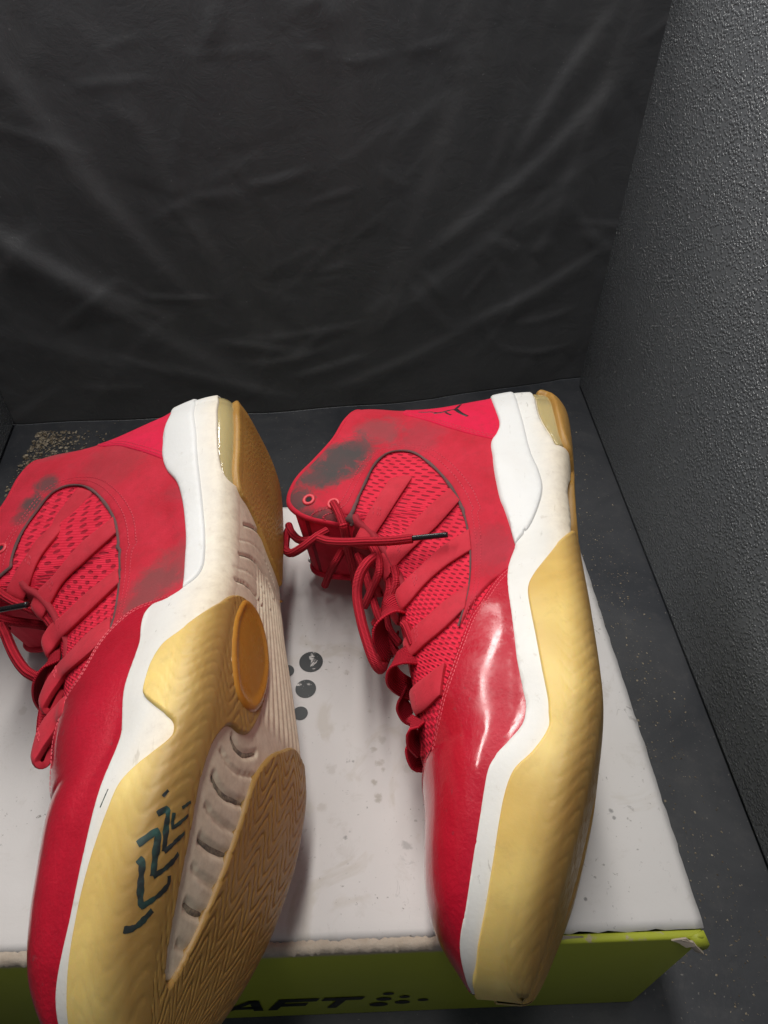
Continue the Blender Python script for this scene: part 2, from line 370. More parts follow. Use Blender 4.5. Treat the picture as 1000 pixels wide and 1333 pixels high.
def build_box():
    root = empty('shoe_box')
    tag(root, 'flat lime green shoe box with scuffed white top carrying both shoes', 'box')
    A = onz(921, 1215, ZB); B = onz(0, 1250, ZB)
    ang = math.atan2(A[1]-B[1], A[0]-B[0])
    BR, BK = (.30, .26, .20), (.02, .02, .02)
    for (x, y, rp, st, gc) in [(486, 975, 6, .6, BR), (494, 993, 8, .6, BR), (499, 1000, 5, .6, BR), (487, 1018, 6, .75, BR), (492, 1038, 8, .7, BR), (496, 962, 8, .45, BR), (460, 990, 3.2, 1., BK), (458, 985, 2.2, 1., BK), (432, 1000, 9, .3, BR), (420, 1050, 8, .35, BR), (482, 925, 5, .4, BR),
                               (452, 875, 5, .45, BR), (449, 840, 2.0, .9, BK), (450, 851, 2.0, .9, BK), (455, 852, 2.2, .7, BK), (450, 1090, 4, .7, BK), (456, 1082, 3, .6, BK), (395, 1050, 16, .25, (.5, .45, .22)), (530, 1100, 8, .4, BK), (795, 1055, 4, .7, BK), (800, 1065, 3, .7, BK), (763, 1170, 3, .8, BK), (30, 925, 7, .3, BR), (530, 1000, 8, .3, BR)]:
        p_ = onz(x, y, ZB)-np.array([A[0], A[1], 0]); e_ = onz(x+rp, y, ZB)-onz(x, y, ZB); c, s = math.cos(-ang), math.sin(-ang)
        STAINS.append((p_[0]*c-p_[1]*s, p_[0]*s+p_[1]*c, float(np.linalg.norm(e_)), st, gc))
    ML, MG, MPR, MT = m_lid(), m_green(), m_print(), m_simple('box_print', (.012, .014, .012), .5)
    tan = NT('torn_board'); ob = tan.coord('Object'); mt = tan.out(tan.mix(tan.noise(ob, 200, 5), (.34, .27, .20), (.55, .48, .40)), .9, tan.bump(tan.noise(ob, 400, 4), .5, .0008))
    A = onz(921, 1215, ZB); B = onz(0, 1250, ZB)
    ang = math.atan2(A[1]-B[1], A[0]-B[0])
    wd, dp = .392, .285
    root.location = (A[0], A[1], 0); root.rotation_euler = (0, 0, ang)
    # local frame: x from -wd to 0 (front right corner at the origin), y from 0 to dp
    def quad(name, v, mat, b=.0): 
        o = mesh_obj(name, *v, mat, root, True)
        if b: bevel(o, b, 3)
        return o
    t = .0022
    quad('front_panel', box_mesh(-wd, -.0008, -.0016, t, 0, ZB-.0012), MG, .0014)
    quad('back_panel', box_mesh(-wd, 0, dp-t, dp, 0, ZB-.003), MG, .0006)
    quad('side_panel', box_mesh(-t, 0, t+.0003, dp-t-.0003, 0, ZB-.003), MG, .0006)
    quad('side_panel', box_mesh(-wd, -wd+t, t+.0003, dp-t-.0003, 0, ZB-.003), MG, .0006)
    quad('bottom_panel', box_mesh(-wd+t+.0003, -t-.0003, t+.0003, dp-t-.0003, .0005, .002), MG)
    # white top sheet: slightly warped, worn edges
    nx, ny = 90, 70; V, F = [], []
    rr = np.random.default_rng(5)
    for i in range(nx):
        for j in range(ny):
            x = -wd+wd*i/(nx-1); y = .0024+(dp-.0024)*j/(ny-1)
            ed = 0
            if i in (0, nx-1): x += rr.normal()*.00025
            if j == 0: y += rr.normal()*.00028
            z = ZB-.0003+.0007*math.sin(x*19+1)*math.sin(y*14)
            e = min(-x, x+wd, y-.0024, dp-y)
            z -= .0011*math.exp(-e/.0016)-.0
            z -= .0005*math.exp(-((e-.0068)/.0012)**2)      # score line
            V.append((x, y, z))
    idx = np.arange(nx*ny).reshape(nx, ny)
    F = np.stack([idx[:-1, :-1], idx[1:, :-1], idx[1:, 1:], idx[:-1, 1:]], -1).reshape(-1, 4)
    o = mesh_obj('top_panel', V, F, ML, root, True)
    m = o.modifiers.new('thick', 'SOLIDIFY'); m.thickness = .0018; m.offset = -1
    def loc(p): 
        d = np.array(p)-np.array([A[0], A[1], 0]); c, s = math.cos(-ang), math.sin(-ang)
        return np.array([d[0]*c-d[1]*s, d[0]*s+d[1]*c, d[2]])
    # frayed board edge between the top and the front
    V, F = [], []
    n = 260
    for i in range(n):
        x = -wd+.002+(wd-.058)*i/(n-1)
        fd = max(0.0, min(1.0, (n-1-i)/34)); y0 = .0008+.0022*fd+rr.normal()*.0003*fd; y1 = .0004-.0017*fd+rr.normal()*.0003*fd
        for k, (yy, zz) in enumerate(((y0, ZB-.0002), (.0008, ZB-.0007+.0012*fd), (y1, ZB-.0012+.0006*fd+rr.normal()*.0001), (y1-.0006*fd, ZB-.0018-.0006*fd+rr.normal()*.0004*fd))): V.append((x, yy, zz))
    for i in range(n-1):
        for k in range(3): F.append((i*4+k, (i+1)*4+k, (i+1)*4+k+1, i*4+k+1))
    mesh_obj('frayed_edge', V, F, mt, root, True)
    # torn corner: lime tab and two crumpled slivers of board
    V = [(-.008, -.001, ZB-.001), (-.001, .001, ZB-.0005), (.0012, -.0035, ZB-.004), (-.0065, -.0040, ZB-.005), (.0016, -.004, ZB-.009), (-.002, -.0046, ZB-.010)]
    o = mesh_obj('torn_tab', V, [(0, 3, 2, 1), (3, 5, 4, 2)], MG, root, True)
    m = o.modifiers.new('thick', 'SOLIDIFY'); m.thickness = .0010
    for V in ([(-.012, -.0022, ZB-.001), (-.007, -.003, ZB-.002), (-.001, -.0062, ZB-.0085), (-.004, -.0050, ZB-.0095), (-.009, -.0030, ZB-.0042)],
              [(-.0165, -.0020, ZB-.0016), (-.010, -.0018, ZB-.0004), (-.0055, -.0040, ZB-.0038), (-.0095, -.0042, ZB-.0050), (-.013, -.0028, ZB-.0030)]):
        o = mesh_obj('torn_board', V, [(0, 4, 3, 2, 1)], mt, root, False)
        m = o.modifiers.new('thick', 'SOLIDIFY'); m.thickness = .0009
    # printed dots on the top
    def dot(c, rx, ry, mat, nrm):
        n = 28; V = []
        for k in range(n):
            a = 2*math.pi*k/n
            V.append((c[0]+rx*math.cos(a), c[1]+(ry*math.sin(a) if nrm == 'z' else 0), c[2]+(ry*math.sin(a) if nrm == 'y' else 0)))
        mesh_obj('printed_dot', V, [tuple(range(n))], mat, root, False)
    for (x, y, r) in ((405, 861, 15.5), (398, 896, 13.5), (391, 928, 9.8), (374, 873, 9)):
        p = loc(onz(x, y, ZB)); e = loc(onz(x+r, y, ZB)); z = ZB-.0003+.0007*math.sin(p[0]*19+1)*math.sin(p[1]*14)+.0003
        dot((p[0], p[1], z), e[0]-p[0], e[0]-p[0], MPR, 'z')
    # lettering and dots on the front
    def onfront(x, y):      # pixel on the front plane, local
        o_ = loc(CAM); d_ = ray(x, y); c, s = math.cos(-ang), math.sin(-ang)
        d_ = np.array([d_[0]*c-d_[1]*s, d_[0]*s+d_[1]*c, d_[2]])
        return o_+d_*((-.0020-o_[1])/d_[1])
    z0 = onfront(440, 1312)[2]; z1 = onfront(440, 1299)[2]; xa = onfront(297, 1311)[0]; xb = onfront(472, 1299)[0]
    def glyph(name, polys):
        V, F = [], []
        for p in polys:
            b = len(V); V += [(x, -.0020, z) for x, z in p]; F.append(tuple(range(b, b+len(p))))
        mesh_obj(name, V, F, MT, root, False)
    H = z1-z0; w3 = (xb-xa)/3.0; sl = .35*H     # slanted wide letters
    def sk(x, z): return (x+sl*(z-.5), z0+H*z)
    def R_(x, a, b, c, d): return [sk(x+a, c), sk(x+b, c), sk(x+b, d), sk(x+a, d)]
    lw = w3*.90; tk = lw*.24
    def letter(ch, x):
        if ch == 'A': return [[sk(x-.1*lw, 0), sk(x+tk-.1*lw, 0), sk(x+.62*lw, 1), sk(x+.38*lw, 1)], [sk(x+.38*lw, 1), sk(x+.62*lw, 1), sk(x+lw, 0), sk(x+lw-tk, 0)], R_(x, .25*lw, .78*lw, .18, .38)]
        if ch == 'F': return [R_(x, 0, tk, 0, 1), R_(x, tk, lw, .72, 1), R_(x, tk, .85*lw, .32, .58)]
        if ch == 'T': return [R_(x, 0, lw, .72, 1), R_(x, .5*lw-tk/2, .5*lw+tk/2, 0, .72)]
        if ch == 'R': return [R_(x, 0, tk, 0, 1), R_(x, tk, lw*.9, .74, 1), R_(x, tk, lw*.9, .34, .56), R_(x, lw*.9-tk, lw*.9, .56, .74), [sk(x+.45*lw, .34), sk(x+.75*lw, .34), sk(x+lw, 0), sk(x+.7*lw, 0)]]
        return [R_(x, .05*lw, tk, .1, .9), R_(x, .05*lw, lw, 0, .26), R_(x, .05*lw, lw, .74, 1)]
    for i, ch in enumerate('CRAFT'): glyph('printed_letter', letter(ch, xa+(i-2)*w3))
    for (x, y, r) in ((506, 1294, 7.5), (500, 1301, 10), (493, 1308, 12), (527, 1298, 7), (524, 1305, 10), (551, 1302, 7)):
        p = onfront(x, y); e = onfront(x+r, y)
        dot((p[0], -.0020, p[2]), e[0]-p[0], (e[0]-p[0])*.9, MT, 'y')
build_box()
# ------------------------------------------------------------------ shoe surface
# local frame in cm: s along the foot (heel 0, toe 33), u up from the ground, v to the upper-lying side
L = 33.0
K_WS = [(0.8, 2.35), (2, 3.25), (4, 3.75), (8, 3.75), (12, 3.45), (15, 3.6), (19, 4.6), (23, 5.35), (26, 5.3), (28, 4.9), (30, 4.15), (31.3, 3.35), (32.2, 2.45), (32.7, 1.6), (32.92, .8), (33, 0.0)]
K_UB = [(0, 1.0), (1.2, .45), (3, .08), (5, 0), (12, .2), (18, .05), (23, .0), (25, .3), (27, .85), (29, 1.5), (31, 2.3), (32.2, 2.8), (33, 3.2)]
K_US = [(0, 4.75), (3, 4.5), (6, 4.0), (8, 4.1), (14, 3.25), (16.5, 3.35), (20, 3.15), (24, 3.1), (26, 3.9), (28, 4.35), (31, 4.95), (32.2, 5.08), (33, 5.1)]
K_UT = [(0, 12.6), (2, 13.6), (5, 14.3), (7.5, 15.4), (9.2, 16.15), (10.2, 16.2), (11, 15.7), (11.5, 14.6), (11.9, 12.5), (14, 10.6), (16, 9.5), (19, 8.6), (22, 8.0), (25, 7.4), (27, 7.05), (29, 6.95), (30.4, 6.75), (31.5, 6.25), (32.4, 5.6), (33, 5.13)]
K_G = [(0, 2.9), (4, 3.2), (9, 3.1), (11, 2.8), (12, 2.35), (14, 2.0), (18, 1.75), (22, 1.35), (24, .8), (25.2, 0), (33, 0)]
K_P = [(0, 2.0), (10, 2.0), (14, 1.7), (20, 1.8), (25, 2.1), (33, 2.0)]
K_Q = [(0, 1.15), (10, 1.2), (14, 1.3), (20, 1.7), (25, 1.9), (33, 1.9)]
K_BACK = [(0, .5), (2, -.15), (4, -.1), (5, .15), (8, .75), (10.5, .55), (13, 0), (17, 0)]
TB = (.30, .40, .56)
TS = 18.0      # cm per unit of t

class Shoe:
    def __init__(self, name, roll, yaw, O, side, pitch=0.0):
        r = math.radians(roll)
        M = np.stack([np.array([0, -1., 0]), np.array([-math.cos(r), 0, -math.sin(r)]), np.array([-math.sin(r), 0, math.cos(r)])], 1)
        a, b = math.radians(yaw), math.radians(pitch)
        R = np.array([[math.cos(a), -math.sin(a), 0], [math.sin(a), math.cos(a), 0], [0, 0, 1]])
        Rx = np.array([[1, 0, 0], [0, math.cos(b), -math.sin(b)], [0, math.sin(b), math.cos(b)]])
        self.M = R@Rx@M; self.O = np.array(O, float); self.side = side
        self.root = empty(name)
        m = Matrix.Identity(4)
        for i in range(3):
            for j in range(3): m[i][j] = self.M[i, j]
            m[i][3] = self.O[i]
        self.root.matrix_world = m
        self._bvh = {}
    # surface point (cm), arrays
    def P(self, s, t):
        s = np.clip(np.asarray(s, float), 0, L); t = np.asarray(t, float)
        t = (t+1) % 2.0-1.0
        sg = np.where(t < 0, -1.0, 1.0); t = np.abs(t)
        heel = np.sqrt(np.clip(1-((2.6-np.minimum(s, 2.6))/2.6)**2, 0, 1))     # plan roundness of the heel
        ws = interp(np.maximum(s, .8), K_WS)
        ws = np.where(s < 2.6, np.maximum(ws, 3.4)*heel, ws)
        ub, us, ut = interp(s, K_UB), interp(s, K_US), interp(s, K_UT)
        g = interp(s, K_G)*np.where(s < 2.6, heel, 1)
        p, q = interp(s, K_P), interp(s, K_Q)
        rr = np.minimum(.95, ws*.35)
        W = ws*np.where(s < 14, .94, .955)
        b0, b1, b2 = TB
        # bottom
        k0 = np.clip(t/b0, 0, 1); k1 = np.clip((t-b0)/(b1-b0), 0, 1); k2 = np.clip((t-b1)/(b2-b1), 0, 1); k3 = np.clip((t-b2)/(1-b2), 0, 1)
        v = (ws-rr)*k0; u = ub+.12*k0**4
        ang = k1*math.pi/2
        v = v+rr*np.sin(ang); u = u+(rr-.12)*(1-np.cos(ang))
        h2 = us-(ub+rr)
        bulge = .12*np.sin(k2*math.pi)
        v = np.where(t > b1, ws+(W-ws)*k2+bulge, v); u = np.where(t > b1, ub+rr+h2*k2, u)
        ht = np.maximum(ut-us, .02)
        kk = np.clip(k3, 0, 1)
        # arc-like stepping so the crown is sampled well
        tau = np.where(g > .01, kk*.5+.5*np.sin(kk*math.pi/2), np.sin(kk*math.pi/2))
        vv = g+(W-g)*np.power(np.clip(1-np.power(tau, p), 0, 1), 1/q)
        ank = -.45*np.exp(-((tau-.55)/.25)**2)*np.exp(-((s-6)/4.5)**2)
        v = np.where(t > b2, vv+ank*heel, v); u = np.where(t > b2, us+ht*tau, u)
        vc = self.side*interp(s, [(0, 0), (12, -.25), (19, .1), (25, .55), (30, .95), (33, 1.2)])
        s2 = s+interp(u, K_BACK)*np.exp(-s/3.5)-.34*np.clip((s-28)/5, 0, 1)**1.5
        # the toe front leans back
        return np.stack([s2, u, v*sg+vc], -1)
    def N(self, s, t):
        e = .02; f = .004
        s0, s1 = np.clip(np.asarray(s)-e, .02, L-.03), np.clip(np.asarray(s)+e, .04, L-.01)
        s1 = np.where(s1-s0 < 1e-4, s0+.01, s1)
        a = self.P(s1, t)-self.P(s0, t)
        tc = np.asarray(t, float)
        b = self.P(s, tc+f)-self.P(s, tc-f)
        # keep the difference on one side of the open throat
        n = np.cross(a, b); ln = np.linalg.norm(n, axis=-1, keepdims=True)
        return n/np.maximum(ln, 1e-9)
    def X(self, s, t, off):
        s = np.clip(s, .03, L-.0005)
        return self.P(s, t)+self.N(s, t)*np.asarray(off)[..., None]
    def bvh(self, off):
        k = round(off, 2)
        if k not in self._bvh:
            a = np.linspace(0, 1, 170); S = L*(.5-.5*np.cos(a*math.pi))*.35+a*L*.65
            S = np.clip(S, .03, L-.03)
            T = np.linspace(-.998, .998, 321)
            SS, TT = np.meshgrid(S, T, indexing='ij')
            X = self.X(SS.ravel(), TT.ravel(), np.full(SS.size, off))
            Wd = X@self.M.T*.01+self.O
            nt = len(T); idx = np.arange(SS.size).reshape(SS.shape)
            q = np.stack([idx[:-1, :-1], idx[1:, :-1], idx[1:, 1:], idx[:-1, 1:]], -1).reshape(-1, 4)
            tri = np.concatenate([q[:, [0, 1, 2]], q[:, [0, 2, 3]]])
            self._bvh[k] = (BVHTree.FromPolygons(Wd.tolist(), tri.tolist()), tri, Wd, np.stack([SS.ravel(), TT.ravel()], 1))
        return self._bvh[k]
    def hit(self, x, y, off=0.0):
        B, tri, Wd, ST = self.bvh(off)
        d = ray(x, y)
        loc, nrm, fi, dist = B.ray_cast(Vector(CAM), Vector(d))
        if loc is None:
            best = None
            for tt in np.linspace(.15, .6, 180):
                pt = CAM+d*tt
                l2, n2, f2, d2 = B.find_nearest(Vector(pt))
                if best is None or d2 < best[0]: best = (d2, l2, f2)
            _, loc, fi = best
        i = tri[fi]; A, Bq, Cq = Wd[i]
        v0, v1, v2 = Bq-A, Cq-A, np.array(loc)-A
        d00, d01, d11, d20, d21 = v0@v0, v0@v1, v1@v1, v2@v0, v2@v1
        den = d00*d11-d01*d01
        if abs(den) < 1e-20: return ST[i[0]]
        b = (d11*d20-d01*d21)/den; c = (d00*d21-d01*d20)/den
        return (1-b-c)*ST[i[0]]+b*ST[i[1]]+c*ST[i[2]]
    def ray_st(self, x, y, off):
        B, tri, Wd, ST = self.bvh(off)
        loc, nrm, fi, dist = B.ray_cast(Vector(CAM), Vector(ray(x, y)))
        return None if loc is None else self.hit(x, y, off)
    def at(self, x, y, v):      # pixel -> local cm on the plane v = const
        d = self.M.T@ray(x, y); o = self.M.T@(CAM-self.O)
        return (o+d*(v*.01-o[2])/d[2])*100
    # ---- polygons
    def trace(self, pts, off=0.0, tshift=False):
        out = []
        for p in pts:
            if p[0] == 'q': out.append((p[1], p[2]))
            else:
                s, t = self.hit(p[0], p[1], off)
                if tshift and t < 0: t += 2
                out.append((s, t))
        return np.array(out)

def densify(poly, h, closed=True, smooth=True):
    poly = np.asarray(poly, float); n = len(poly); out = []
    rng = range(n if closed else n-1)
    for i in rng:
        p1, p2 = poly[i], poly[(i+1) % n]
        if closed: p0, p3 = poly[(i-1) % n], poly[(i+2) % n]
        else: p0, p3 = poly[max(i-1, 0)], poly[min(i+2, n-1)]
        m = max(1, int(math.ceil(np.linalg.norm(p2-p1)/h)))
        for k in range(m):
            x = k/m
            if smooth:
                l1 = np.linalg.norm(p2-p1); a = np.linalg.norm(p1-p0); b = np.linalg.norm(p3-p2)
                m1 = (p2-p0)/(a+l1+1e-9)*l1; m2 = (p3-p1)/(b+l1+1e-9)*l1
                # keep corners crisp
                def cosang(u, w_): return float(u@w_/(np.linalg.norm(u)*np.linalg.norm(w_)+1e-9))
                if cosang(p1-p0, p2-p1) < .35: m1 = (p2-p1)*.6
                if cosang(p2-p1, p3-p2) < .35: m2 = (p2-p1)*.6
                x2, x3 = x*x, x**3
                out.append((2*x3-3*x2+1)*p1+(x3-2*x2+x)*m1+(-2*x3+3*x2)*p2+(x3-x2)*m2)
            else: out.append(p1+(p2-p1)*x)
    if not closed: out.append(poly[-1])
    return np.array(out)
def inside(P, poly):
    x, y = P[:, 0], P[:, 1]; r = np.zeros(len(P), bool)
    a = poly; b = np.roll(poly, -1, 0)
    for (x1, y1), (x2, y2) in zip(a, b):
        c = (y1 > y) != (y2 > y)
        if y2 != y1: r ^= c & (x < (x2-x1)*(y-y1)/(y2-y1)+x1)
    return r
def pdist(P, poly, closed=True, ends=False):
    d = np.full(len(P), 1e9)
    a = poly; b = np.roll(poly, -1, 0)
    if not closed: a, b = a[:-1], b[:-1]
    for p, q in zip(a, b):
        if ends and ((p[0] < .09 and q[0] < .09) or (p[0] > 32.9 and q[0] > 32.9)): continue   # seam lines at heel and toe tip
        e = q-p; ll = e@e
        tt = np.clip(((P-p)@e)/max(ll, 1e-12), 0, 1)
        d = np.minimum(d, np.hypot(P[:, 0]-p[0]-tt*e[0], P[:, 1]-p[1]-tt*e[1]))
    return d

def patch(sh, name, st, mat, th=.15, base=-.04, r=.15, h=.25, disp=None, parent=None, smooth=True, post=None, holes=()):
    """a panel lying on the shoe: st = outline in (s, t); rises from base to th with a rounded rim"""
    Z = np.asarray(st, float).copy(); Z[:, 1] *= TS
    B = densify(Z, max(h*.8, .08), True, smooth)
    area2 = np.sum(B[:, 0]*np.roll(B[:, 1], -1)-np.roll(B[:, 0], -1)*B[:, 1])
    if area2 < 0: B = B[::-1]
    lo, hi = B.min(0), B.max(0)
    gx = np.arange(lo[0], hi[0]+h, h); gy = np.arange(lo[1], hi[1]+h, h)
    G = np.stack(np.meshgrid(gx, gy, indexing='ij'), -1).reshape(-1, 2)
    G = G+np.where((np.round((G[:, 0]-lo[0])/h).astype(int) % 2 == 0), 0, h*.5)[:, None]*np.array([[0, 1.]])
    G = G[inside(G, B)]
    HB = [densify(np.asarray(q)*np.array([1, TS]), h*.5) for q in holes]
    dG = pdist(G, B)
    for q in HB:
        G_in = inside(G, q); dG = np.where(G_in, 0, np.minimum(dG, pdist(G, q)))
    G = G[dG > max(r*.9, h*.35)]
    rings = []
    tan = np.roll(B, -1, 0)-np.roll(B, 1, 0); nrm = np.stack([-tan[:, 1], tan[:, 0]], 1)/np.maximum(np.linalg.norm(tan, axis=1), 1e-9)[:, None]
    for fr in (.12, .45, 1.0):
        Q = B+nrm*r*fr
        Q = Q[inside(Q, B)]; dq = pdist(Q, B); Q = Q[dq > r*fr*.8]
        rings.append(Q)
    A = np.concatenate([B, G]+rings+HB)
    nb = len(B)
    edges = [(i, (i+1) % nb) for i in range(nb)]
    ofs = len(A)-sum(len(q) for q in HB)
    for q in HB:
        edges += [(ofs+i, ofs+(i+1) % len(q)) for i in range(len(q))]; ofs += len(q)
    vo, eo, fo, _, _, _ = delaunay_2d_cdt([Vector(p) for p in A.tolist()], edges, [], 1, 1e-5)
    V = np.array([tuple(p) for p in vo]); F = [tuple(f) for f in fo]
    cen = V[np.array(F)].mean(1)
    keep = inside(cen, B)
    for q in HB: keep &= ~inside(cen, q)
    F = [f for f, k in zip(F, keep) if k]
    d = pdist(V, B, ends=True)
    for q in HB: d = np.minimum(d, pdist(V, q))
    d = np.where(d < 1e-4, 0, d)
    x = np.clip(d/max(r, 1e-6), 0, 1)
    off = base+(th-base)*np.sqrt(1-(1-x)**2)
    if disp is not None: off = off+disp(V[:, 0], V[:, 1]/TS, d)
    X = sh.X(V[:, 0], V[:, 1]/TS, off)
    if post is not None: X = post(X, V)
    X = X*.01
    # orient
    f0 = np.array(F)
    fn = np.cross(X[f0[:, 1]]-X[f0[:, 0]], X[f0[:, 2]]-X[f0[:, 0]])
    nn = sh.N(np.clip(V[f0[:, 0], 0], .03, L-.03), V[f0[:, 0], 1]/TS)
    if np.sum(np.sum(fn*nn, 1)) < 0: F = [f[::-1] for f in F]
    return mesh_obj(name, X, F, mat, parent or sh.root, True, uv=V*.1)

def mirror(st): 
    q = np.asarray(st, float).copy(); q[:, 1] = -q[:, 1]; return q

def tube(name, pts, rad, mat, parent, n=10, flat=1.0, up=None, cap=True, h=None, taper=None):
    """tube along pts (cm, local), smooth path; flat<1 squashes along the normal"""
    p = densify(np.asarray(pts, float), h or rad*.6, False, True)
    T = np.gradient(p, axis=0); T /= np.maximum(np.linalg.norm(T, axis=1), 1e-9)[:, None]
    ref = np.array(up if up is not None else (0.1, .2, 1.0), float)
    nrm = ref-T[0]*(ref@T[0]); nrm /= np.linalg.norm(nrm)
    V = []; F = []; UV = []; acc = 0
    for i in range(len(p)):
        if up is not None: nrm = ref-T[i]*(ref@T[i])
        else: nrm = nrm-T[i]*(nrm@T[i])
        nrm = nrm/max(np.linalg.norm(nrm), 1e-9); bi = np.cross(T[i], nrm)
        if i: acc += np.linalg.norm(p[i]-p[i-1])
        rr = rad*(taper(i/(len(p)-1)) if taper else 1)
        for k in range(n):
            a = 2*math.pi*k/n
            V.append(p[i]+bi*math.cos(a)*rr+nrm*math.sin(a)*rr*flat); UV.append((acc, k/n))
    for i in range(len(p)-1):
        for k in range(n):
            F.append((i*n+k, i*n+(k+1) % n, (i+1)*n+(k+1) % n, (i+1)*n+k))
    if cap:
        F.append(tuple(range(n))[::-1]); F.append(tuple(range((len(p)-1)*n, len(p)*n)))
    return mesh_obj(name, np.array(V)*.01, F, mat, parent, True, uv=UV)

def base_mesh(sh, name, s0, s1, t0, t1, ns, nt, mat, off=0.0, closed=False, offf=None):
    a = np.linspace(0, 1, ns); S = s0+(s1-s0)*(a*.55+.45*(.5-.5*np.cos(a*math.pi)))
    T = np.linspace(t0, t1, nt)
    SS, TT = np.meshgrid(S, T, indexing='ij')
    o = np.full(SS.size, off)
    if offf is not None: o = o+offf(SS.ravel(), TT.ravel())
    X = sh.X(SS.ravel(), TT.ravel(), o)*.01
    idx = np.arange(SS.size).reshape(SS.shape)
    q = np.stack([idx[:-1, :-1], idx[1:, :-1], idx[1:, 1:], idx[:-1, 1:]], -1).reshape(-1, 4)
    return mesh_obj(name, X, q, mat, sh.root, True, uv=np.stack([SS.ravel()*.1, TT.ravel()*TS*.1], 1))
# ------------------------------------------------------------------ building a shoe
def ribbons(sh, name, lines, mat, parent=None, off=.2, hgt=.02, h=.12, disp=None, edge=-.03):
    F, UV, QQ, EE, b = [], [], [], [], 0
    for ln, wd in lines:
        Z = np.asarray(ln, float).copy(); Z[:, 1] *= TS
        D = densify(Z, h, False, len(Z) > 2)
        T = np.gradient(D, axis=0); T /= np.maximum(np.linalg.norm(T, axis=1), 1e-9)[:, None]
        Nn = np.stack([-T[:, 1], T[:, 0]], 1)
        x = np.linspace(0, 1, len(D))
        wv = wd(x) if callable(wd) else np.full(len(D), wd)
        ks = ((-.5, edge), (-.28, hgt*.8), (.28, hgt*.8), (.5, edge))
        QQ.append(np.stack([D+Nn*(wv*k)[:, None] for k, e in ks], 1).reshape(-1, 2)); EE.append(np.tile([off+e for k, e in ks], len(D)))
        UV += [(i*.1, k*.3) for i in range(len(D)) for k in range(4)]
        for i in range(len(D)-1):
            for k in range(3): F.append((b+i*4+k, b+i*4+k+1, b+(i+1)*4+k+1, b+(i+1)*4+k))
        b += 4*len(D)
    Q = np.concatenate(QQ); E_ = np.concatenate(EE)
    if disp is not None: E_ = E_+disp(Q[:, 0], Q[:, 1]/TS, np.ones(len(Q)))
    V = sh.X(Q[:, 0], Q[:, 1]/TS, E_)*.01
    return mesh_obj(name, V, F, mat, parent or sh.root, True, uv=UV)
def shift(st, d, closed=False):
    Z = np.asarray(st, float).copy(); Z[:, 1] *= TS
    D = densify(Z, .2, closed, True)
    T = np.gradient(D, axis=0); T /= np.maximum(np.linalg.norm(T, axis=1), 1e-9)[:, None]
    D = D+np.stack([-T[:, 1], T[:, 0]], 1)*d
    D[:, 1] /= TS; return D
def dashes(st, step=.24, ln=.15, wd=.06):
    Z = np.asarray(st, float).copy(); Z[:, 1] *= TS
    D = densify(Z, .04, False, True)
    acc = np.concatenate([[0], np.cumsum(np.linalg.norm(np.diff(D, axis=0), axis=1))])
    out = []
    for a in np.arange(0, acc[-1]-ln, step):
        p = np.array([[np.interp(x, acc, D[:, 0]), np.interp(x, acc, D[:, 1])/TS] for x in (a, a+ln*.5, a+ln)])
        out.append((p, wd))
    return out
def ring(sh, name, c, n, R, r, mat, parent):
    n = n/np.linalg.norm(n); a = np.cross(n, [0.3, .2, 1.]); a /= np.linalg.norm(a); b = np.cross(n, a)
    V, F = [], []; A, B = 26, 8
    for i in range(A):
        th = 2*math.pi*i/A; d = a*math.cos(th)+b*math.sin(th)
        for k in range(B):
            ph = 2*math.pi*k/B; V.append(c+d*(R+r*math.cos(ph))+n*r*math.sin(ph)*.7)
    for i in range(A):
        for k in range(B): F.append((i*B+k, ((i+1) % A)*B+k, ((i+1) % A)*B+(k+1) % B, i*B+(k+1) % B))
    return mesh_obj(name, np.array(V)*.01, F, mat, parent)
def disc(name, c, n, R, mat, parent, thick=.02):
    n = n/np.linalg.norm(n); a = np.cross(n, [0.3, .2, 1.]); a /= np.linalg.norm(a); b = np.cross(n, a)
    V = [c+n*thick]+[c+n*thick+(a*math.cos(2*math.pi*i/20)+b*math.sin(2*math.pi*i/20))*R for i in range(20)]
    return mesh_obj(name, np.array(V)*.01, [(0, 1+i, 1+(i+1) % 20) for i in range(20)], mat, parent)

def tri(x): return 2*np.abs(2*(x-np.floor(x+.5)))-1
def tread(amp, pitch=.5, per=1.7, slope=.75, fade=(.44, .50)):
    """shallow moulded zigzag grooves, worn unevenly, fading out up the side"""
    def f(s, t, d):
        v = t*TS
        z = tri(v/per); z = z*(1-.25*z*z)
        ph = (s+slope*.25*per*z+.06*np.sin(s*1.7+v*.9))/pitch
        w_ = np.abs(np.sin(ph*math.pi))
        g_ = np.exp(-(w_/.24)**2)
        wear = .68+.32*np.sin(s*.83+v*.57+1.0)*np.sin(v*1.1-s*.41)
        k = np.clip((fade[1]-np.abs(t))/(fade[1]-fade[0]), 0, 1)*np.clip(d/.25, 0, 1)
        return -amp*g_*k*wear*(1+.8*np.clip((.30-np.abs(t))/.06, 0, 1))
    return f

